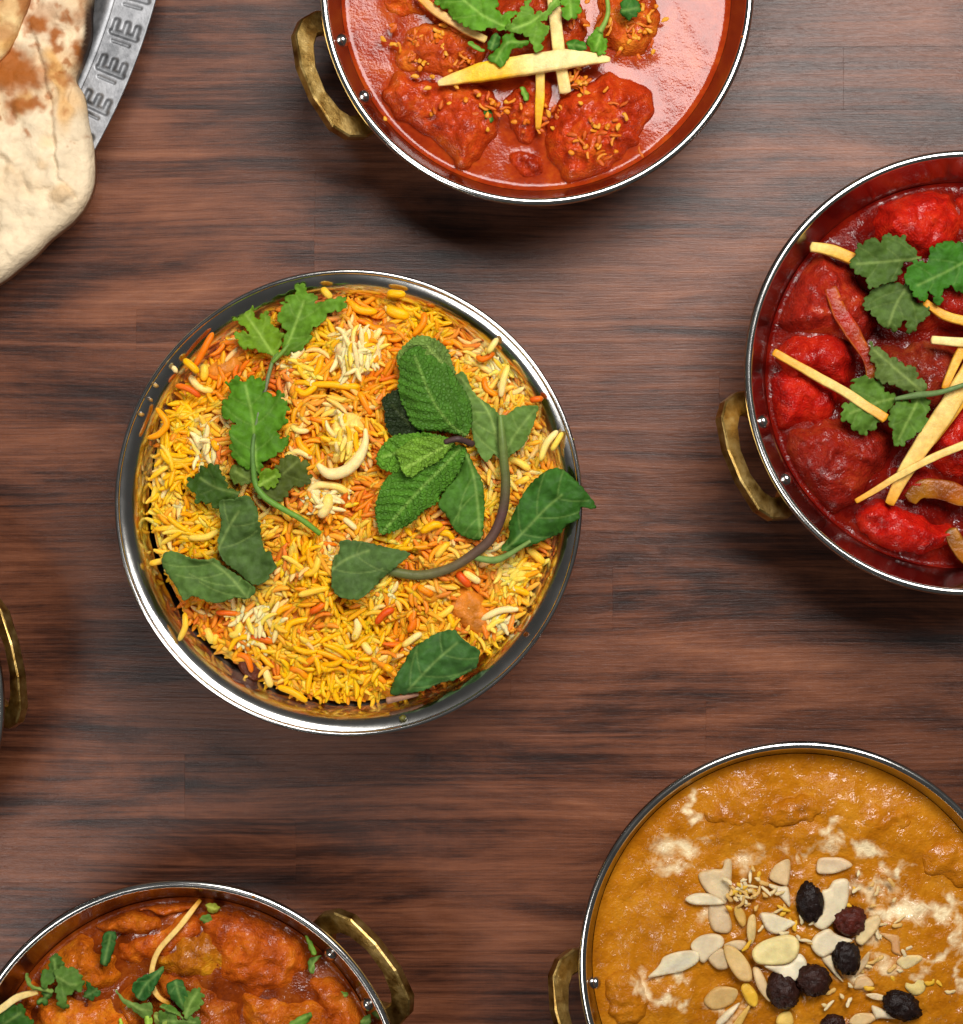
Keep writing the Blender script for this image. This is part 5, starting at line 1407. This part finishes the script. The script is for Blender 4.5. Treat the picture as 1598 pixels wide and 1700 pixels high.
cleaf(z5([(-30, 390), (10, 370), (42, 385), (45, 430), (20, 448), (-20, 420)]), z5([(-20, 400), (35, 430)]), 0.0415, LGm, 220, "small green scrap just below the pale stalk bit", LC, "plain")
cleaf(z8([(870, 600), (890, 585), (905, 640), (880, 660)]), z8([(885, 590), (885, 650)]), 0.0470, (0.22, 0.36, 0.03), 221, "tiny lime-green stalk bit at the photo edge", LC, "plain")
cleaf(z8([(1065, 570), (1110, 560), (1120, 640), (1075, 650)]), z8([(1085, 565), (1095, 645)]), 0.0478, (0.17, 0.30, 0.04), 222, "light green stalk piece below the pale wedge", LC, "plain")
cleaf(z8([(1130, 550), (1170, 540), (1225, 590), (1220, 640), (1150, 640)]), z8([(1140, 560), (1200, 630)]), 0.0480, (0.17, 0.24, 0.07), 223, "pale stalk knot between wedge and cluster", LC, "plain")

# small dried splashes on the steel rims
for px_, py_, r_, root_, c_ in ((421, 1488, 4, B_LOW['root'], (0.34, 0.10, 0.006)), (258, 640, 4, rice_bowl, (0.40, 0.24, 0.07)), (250, 664, 3.2, rice_bowl, (0.36, 0.20, 0.06)), (234, 688, 3.6, rice_bowl, (0.40, 0.22, 0.05)),
                               (668, 1192, 5, rice_bowl, (0.12, 0.11, 0.02)), (862, 1046, 4.5, rice_bowl, (0.45, 0.12, 0.01)), (1232, 62, 3, B_TOP['root'], (0.40, 0.09, 0.01))):
    piece("splash", [(px_ + r_ * math.cos(a) * (1 + .3 * math.sin(a * 2 + px_)), py_ + r_ * math.sin(a)) for a in np.linspace(0, 5.6, 8)], 0.0496, 0.0010, MEAT, root_, col=c_, spacing=1.6, seed=px_, bottom=0.002)

# the far left bowl carries curry too
zq = 0.0365
c5 = curry(B_LEFT, zq, "plain brown curry in the bowl whose rim just enters the photo")
sauce_disc("sauce", B_LEFT, zq, BRNS, c5, amp=(0.0012, 0.0005), seed=6)

# ================================================================== PLATE AND NAAN
def circ(p, q, r):
    ax, ay, bx, by, cx, cy = *p, *q, *r
    d = 2 * (ax * (by - cy) + bx * (cy - ay) + cx * (ay - by))
    ux = ((ax * ax + ay * ay) * (by - cy) + (bx * bx + by * by) * (cy - ay) + (cx * cx + cy * cy) * (ay - by)) / d
    uy = ((ax * ax + ay * ay) * (cx - bx) + (bx * bx + by * by) * (ax - cx) + (cx * cx + cy * cy) * (bx - ax)) / d
    return ux, uy, math.hypot(ax - ux, ay - uy)
PZ = 0.022
pcx, pcy, pr = circ((258, 0), (222, 110), (156, 250))
pX, pY, _ = W(pcx, pcy, PZ)
PK = (CAM_Z - PZ) / DIST * S
PR = pr * PK
plate = empty("serving_plate", (pX, pY, 0))
tag(plate, "round aluminium plate with stamped rim pattern under the naan", "plate")
def seg_d(P, A, B):
    return seg_dist(P, np.array([A], float), np.array([B], float))[:, 0]
# rim with the pattern of stamped E shapes and bars, pressed into the metal
rim_w = 66 * PK
na, nr_ = 1500, 44
a0, a1 = math.radians(-75), math.radians(60)
aa = np.linspace(a0, a1, na)
rr2 = np.linspace(PR - rim_w, PR, nr_)
A_, R_ = np.meshgrid(aa, rr2, indexing='ij')
X_ = pX + R_ * np.cos(A_); Y_ = pY + R_ * np.sin(A_)
PXY = np.column_stack([(X_ / PK + 799).ravel(), (850 - Y_ / PK).ravel()])
dep = np.zeros(len(PXY)); recess_shade = np.zeros(len(PXY))
def angle_of(px, py):
    x, yv, _ = W(px, py, PZ)
    return math.atan2(yv - pY, x - pX)
ea = [angle_of(*q) for q in ((217, 52), (190, 117), (167, 172))]
da = (ea[0] - ea[2]) / 2
angs = [ea[0] + k * da for k in range(-6, 7)]
arc = (A_.ravel())
rad_px = R_.ravel() / PK
for e in angs:
    u = (arc - e) * pr             # along the rim, pixels, counter-clockwise
    vq = rad_px - (pr - 33)        # across the rim, pixels
    Q = np.column_stack([u, vq])
    m = np.abs(u) < 40
    if not m.any():
        continue
    d = np.full(len(Q), 99.0)
    q = Q[m]
    dd = np.minimum.reduce([seg_d(q, (-10, -21), (-10, 20)), seg_d(q, (-10, -19), (10, -19)), seg_d(q, (-10, 0), (10, 0)), seg_d(q, (-10, 18), (8, 18))])
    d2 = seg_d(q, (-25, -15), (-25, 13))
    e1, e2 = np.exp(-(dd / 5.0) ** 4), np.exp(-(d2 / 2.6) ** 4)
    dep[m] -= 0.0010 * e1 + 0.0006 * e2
    recess_shade[m] += 0.85 * e1 + 0.6 * e2  # darkens the pressed shapes: their shade is painted into the colour
zrim = PZ + dep + 0.0004 * (R_.ravel() - (PR - rim_w)) / rim_w
V = np.column_stack([X_.ravel(), Y_.ravel(), zrim])
F = []
for i in range(na - 1):
    for j in range(nr_ - 1):
        F.append((i * nr_ + j, i * nr_ + j + 1, (i + 1) * nr_ + j + 1, (i + 1) * nr_ + j))
recess_shade = np.clip(recess_shade * (0.45 + 0.8 * np.abs(noise2(PXY, 30, 5, 2))), 0, 1)
o = mk("rim", V, F, ALU, plate, attrs={"recess_shade": recess_shade})
m_ = o.modifiers.new("thickness", 'SOLIDIFY'); m_.thickness = 0.0012; m_.offset = -1
# rest of the rim, well and floor
v, f = lathe([(0.0005, 0.0030), (PR - rim_w - 0.022, 0.0030), (PR - rim_w - 0.016, 0.0045), (PR - rim_w - 0.004, 0.0185), (PR - rim_w + 0.0002, PZ - 0.0003),
              (PR - rim_w + 0.0002, PZ - 0.0016), (PR - rim_w - 0.004, 0.0168), (PR - rim_w - 0.014, 0.0030), (PR - rim_w - 0.021, 0.0006), (0.0005, 0.0006)], pX, pY, 200)
mk("well", v, f, ALU, plate)
aa2 = np.linspace(a1, a0 + 2 * math.pi, 120)
vv, ff = [], []
for a in aa2:
    for r, z in ((PR - rim_w, PZ), (PR, PZ + 0.0004), (PR, PZ - 0.0008), (PR - rim_w, PZ - 0.0012)):
        vv.append((pX + r * math.cos(a), pY + r * math.sin(a), z))
for i in range(len(aa2) - 1):
    for j in range(4):
        ff.append((i * 4 + j, i * 4 + (j + 1) % 4, (i + 1) * 4 + (j + 1) % 4, (i + 1) * 4 + j))
mk("rim_back", vv, ff, ALU, plate)

def naan(outline, z, height, label, spots, creases, seed, lift=None, edge_char=None, base=(0.76, 0.61, 0.41)):
    ol = catmull(outline, True, 4.0)
    nrm = np.roll(ol, -1, 0) - np.roll(ol, 1, 0)
    nrm = np.column_stack([nrm[:, 1], -nrm[:, 0]]) / (np.linalg.norm(nrm, axis=1)[:, None] + 1e-9)
    ol = ol + nrm * (noise2(ol, 40, seed) * 4)[:, None]
    P, F, D = fill(ol, 3.6)
    t = np.clip(D / 26, 0, 1)
    hz = height * (1 - (1 - t) ** 2) ** 0.5
    hz = hz + noise2(P, 75, seed + 1, 2) * 0.0030 * t + noise2(P, 26, seed + 2, 3) * 0.0016 * t - 0.0010 * np.abs(noise2(P, 34, seed + 17, 2)) * t
    bub = np.clip(noise2(P, 38, seed + 3) - 0.10, 0, 1)
    hz += bub * 0.0050 * t
    for ln, dep_, wd in creases:
        ln = catmull(ln, False, 5)
        ln = ln + np.column_stack([noise2(ln, 26, seed + 11), noise2(ln, 26, seed + 12)]) * 7
        d = line_dist(P, ln)
        k_ = np.argmin(((P[:, None, :] - ln[None]) ** 2).sum(2), 1)
        tg = np.gradient(ln, axis=0)[k_]
        side = np.sign((P[:, 0] - ln[k_, 0]) * tg[:, 1] - (P[:, 1] - ln[k_, 1]) * tg[:, 0])
        hz += dep_ * np.where(side > 0, np.exp(-(d / (wd * 5)) ** 2) * (1 - np.exp(-(d / wd) ** 2)), 0) * (0.6 + 0.8 * np.abs(noise2(P, 50, seed + 13)))
        hz -= dep_ * 0.5 * np.exp(-(d / wd) ** 2)
    if lift is not None:
        hz += lift(P)
    base = np.array(base)
    c = np.tile(base, (len(P), 1)) * (1 + 0.22 * noise2(P, 60, seed + 5, 3))[:, None]
    gold = np.clip(bub * 3.4 + 0.9 * noise2(P, 90, seed + 6, 3), 0, 0.85)[:, None] * np.clip(1.25 - (P[:, 1:2] - 40) / 330, 0.12, 1)
    c = c * (1 - gold) + np.array([0.66, 0.34, 0.085]) * gold
    br = np.clip((bub - 0.22) * 5.0, 0, 1)[:, None] * np.clip(noise2(P, 60, seed + 27, 2) * 2 + 0.5, 0, 1)[:, None] * np.clip(1.2 - (P[:, 1:2] - 40) / 260, 0.0, 1)
    c = c * (1 - br) + np.array([0.40, 0.135, 0.022]) * br
    q = P + np.column_stack([noise2(P, 16, seed + 7, 3), noise2(P, 16, seed + 8, 3)]) * 13
    sr = random.Random(int(seed * 10))
    spots = list(spots) + [(sr.uniform(-20, 145), sr.uniform(-10, 235), sr.uniform(2.5, 8), sr.uniform(2.5, 7), sr.uniform(0.25, 0.75)) for _ in range(34)]
    for (x, y_, rx, ry, s_) in spots:
        k = np.clip(s_ * 1.25 * np.exp(-(((q[:, 0] - x) / (rx * 1.2)) ** 2 + ((q[:, 1] - y_) / (ry * 1.2)) ** 2) ** 1.9), 0, 0.97)[:, None]
        c = c * (1 - k) + np.array([0.33, 0.095, 0.014]) * k
    sp = np.clip(noise2(P, 7, seed + 19) - 0.42, 0, 1)[:, None] * 2.0
    c = c * (1 - np.clip(sp, 0, .6)) + np.array([0.34, 0.16, 0.05]) * np.clip(sp, 0, .6)
    if edge_char is not None:
        k = np.clip(edge_char(P, D), 0, 1)[:, None]
        c = c * (1 - k) + np.array([0.05, 0.022, 0.010]) * k
    V = np.array([W(p[0], p[1], z) for p in P]); V[:, 2] += hz
    n = len(V)
    B = V.copy(); B[:, 2] = z - 0.002 + (hz - height) * 0.5
    faces = list(F) + [tuple(i + n for i in reversed(t_)) for t_ in F]
    cnt = set()
    for t_ in F:
        cnt.update(((t_[0], t_[1]), (t_[1], t_[2]), (t_[2], t_[0])))
    for (a, b) in cnt:
        if (b, a) not in cnt:
            faces.append((b, a, a + n, b + n))
    o = mk("naan_bread", np.vstack([V, B]), faces, BREAD, None, col=np.clip(np.vstack([c, c]), 0.004, 1))
    return tag(o, label, "naan", "naan breads piled on the plate")

naan([(152, -60), (152, 0), (149, 55), (139, 100), (126, 132), (138, 160), (147, 210), (157, 262), (155, 300), (145, 338), (122, 368), (88, 396), (45, 434), (-10, 474), (-90, 470), (-200, 380), (-260, 200), (-250, -20), (-120, -160), (60, -160)],
     0.0245, 0.0060, "large naan hanging over the plate edge onto the table side",
     [(8, 112, 42, 28, 1.0), (45, 132, 30, 18, .85), (20, 150, 26, 14, .6), (80, 25, 30, 16, .35), (66, 48, 18, 14, .85), (97, 66, 11, 14, .9), (100, 86, 8, 8, .7), (118, 37, 10, 9, .7), (34, 182, 20, 13, .75), (62, 178, 16, 9, .75), (25, 200, 9, 9, .5), (90, 135, 12, 8, .45), (123, 244, 3, 3, .8), (138, 18, 8, 30, .5), (132, 90, 8, 20, .8)],
     [([(62, 70), (80, 150), (88, 190), (94, 260), (98, 298), (112, 312), (130, 330)], 0.0016, 4.5), ([(124, 140), (115, 170)], 0.0012, 4), ([(0, 262), (30, 285), (50, 312)], 0.0010, 6)], 3.0,
     edge_char=lambda P, D: 2.2 * np.exp(-((P[:, 0] - 145) / 22) ** 2 - ((P[:, 1] - 55) / 52) ** 2) * np.clip(1 - D / 9, 0, 1))
naan([(46, -60), (48, -5), (38, 30), (24, 66), (0, 98), (-40, 120), (-120, 120), (-200, 60), (-220, -60), (-120, -150), (0, -140)],
     0.0325, 0.0034, "golden naan on top, only its browned corner in view",
     [(40, 5, 12, 22, .7), (10, 60, 16, 16, .5), (5, 15, 20, 14, .35)], [([(-40, 20), (10, 40)], 0.0010, 6)], 6.0, base=(0.78, 0.55, 0.26))
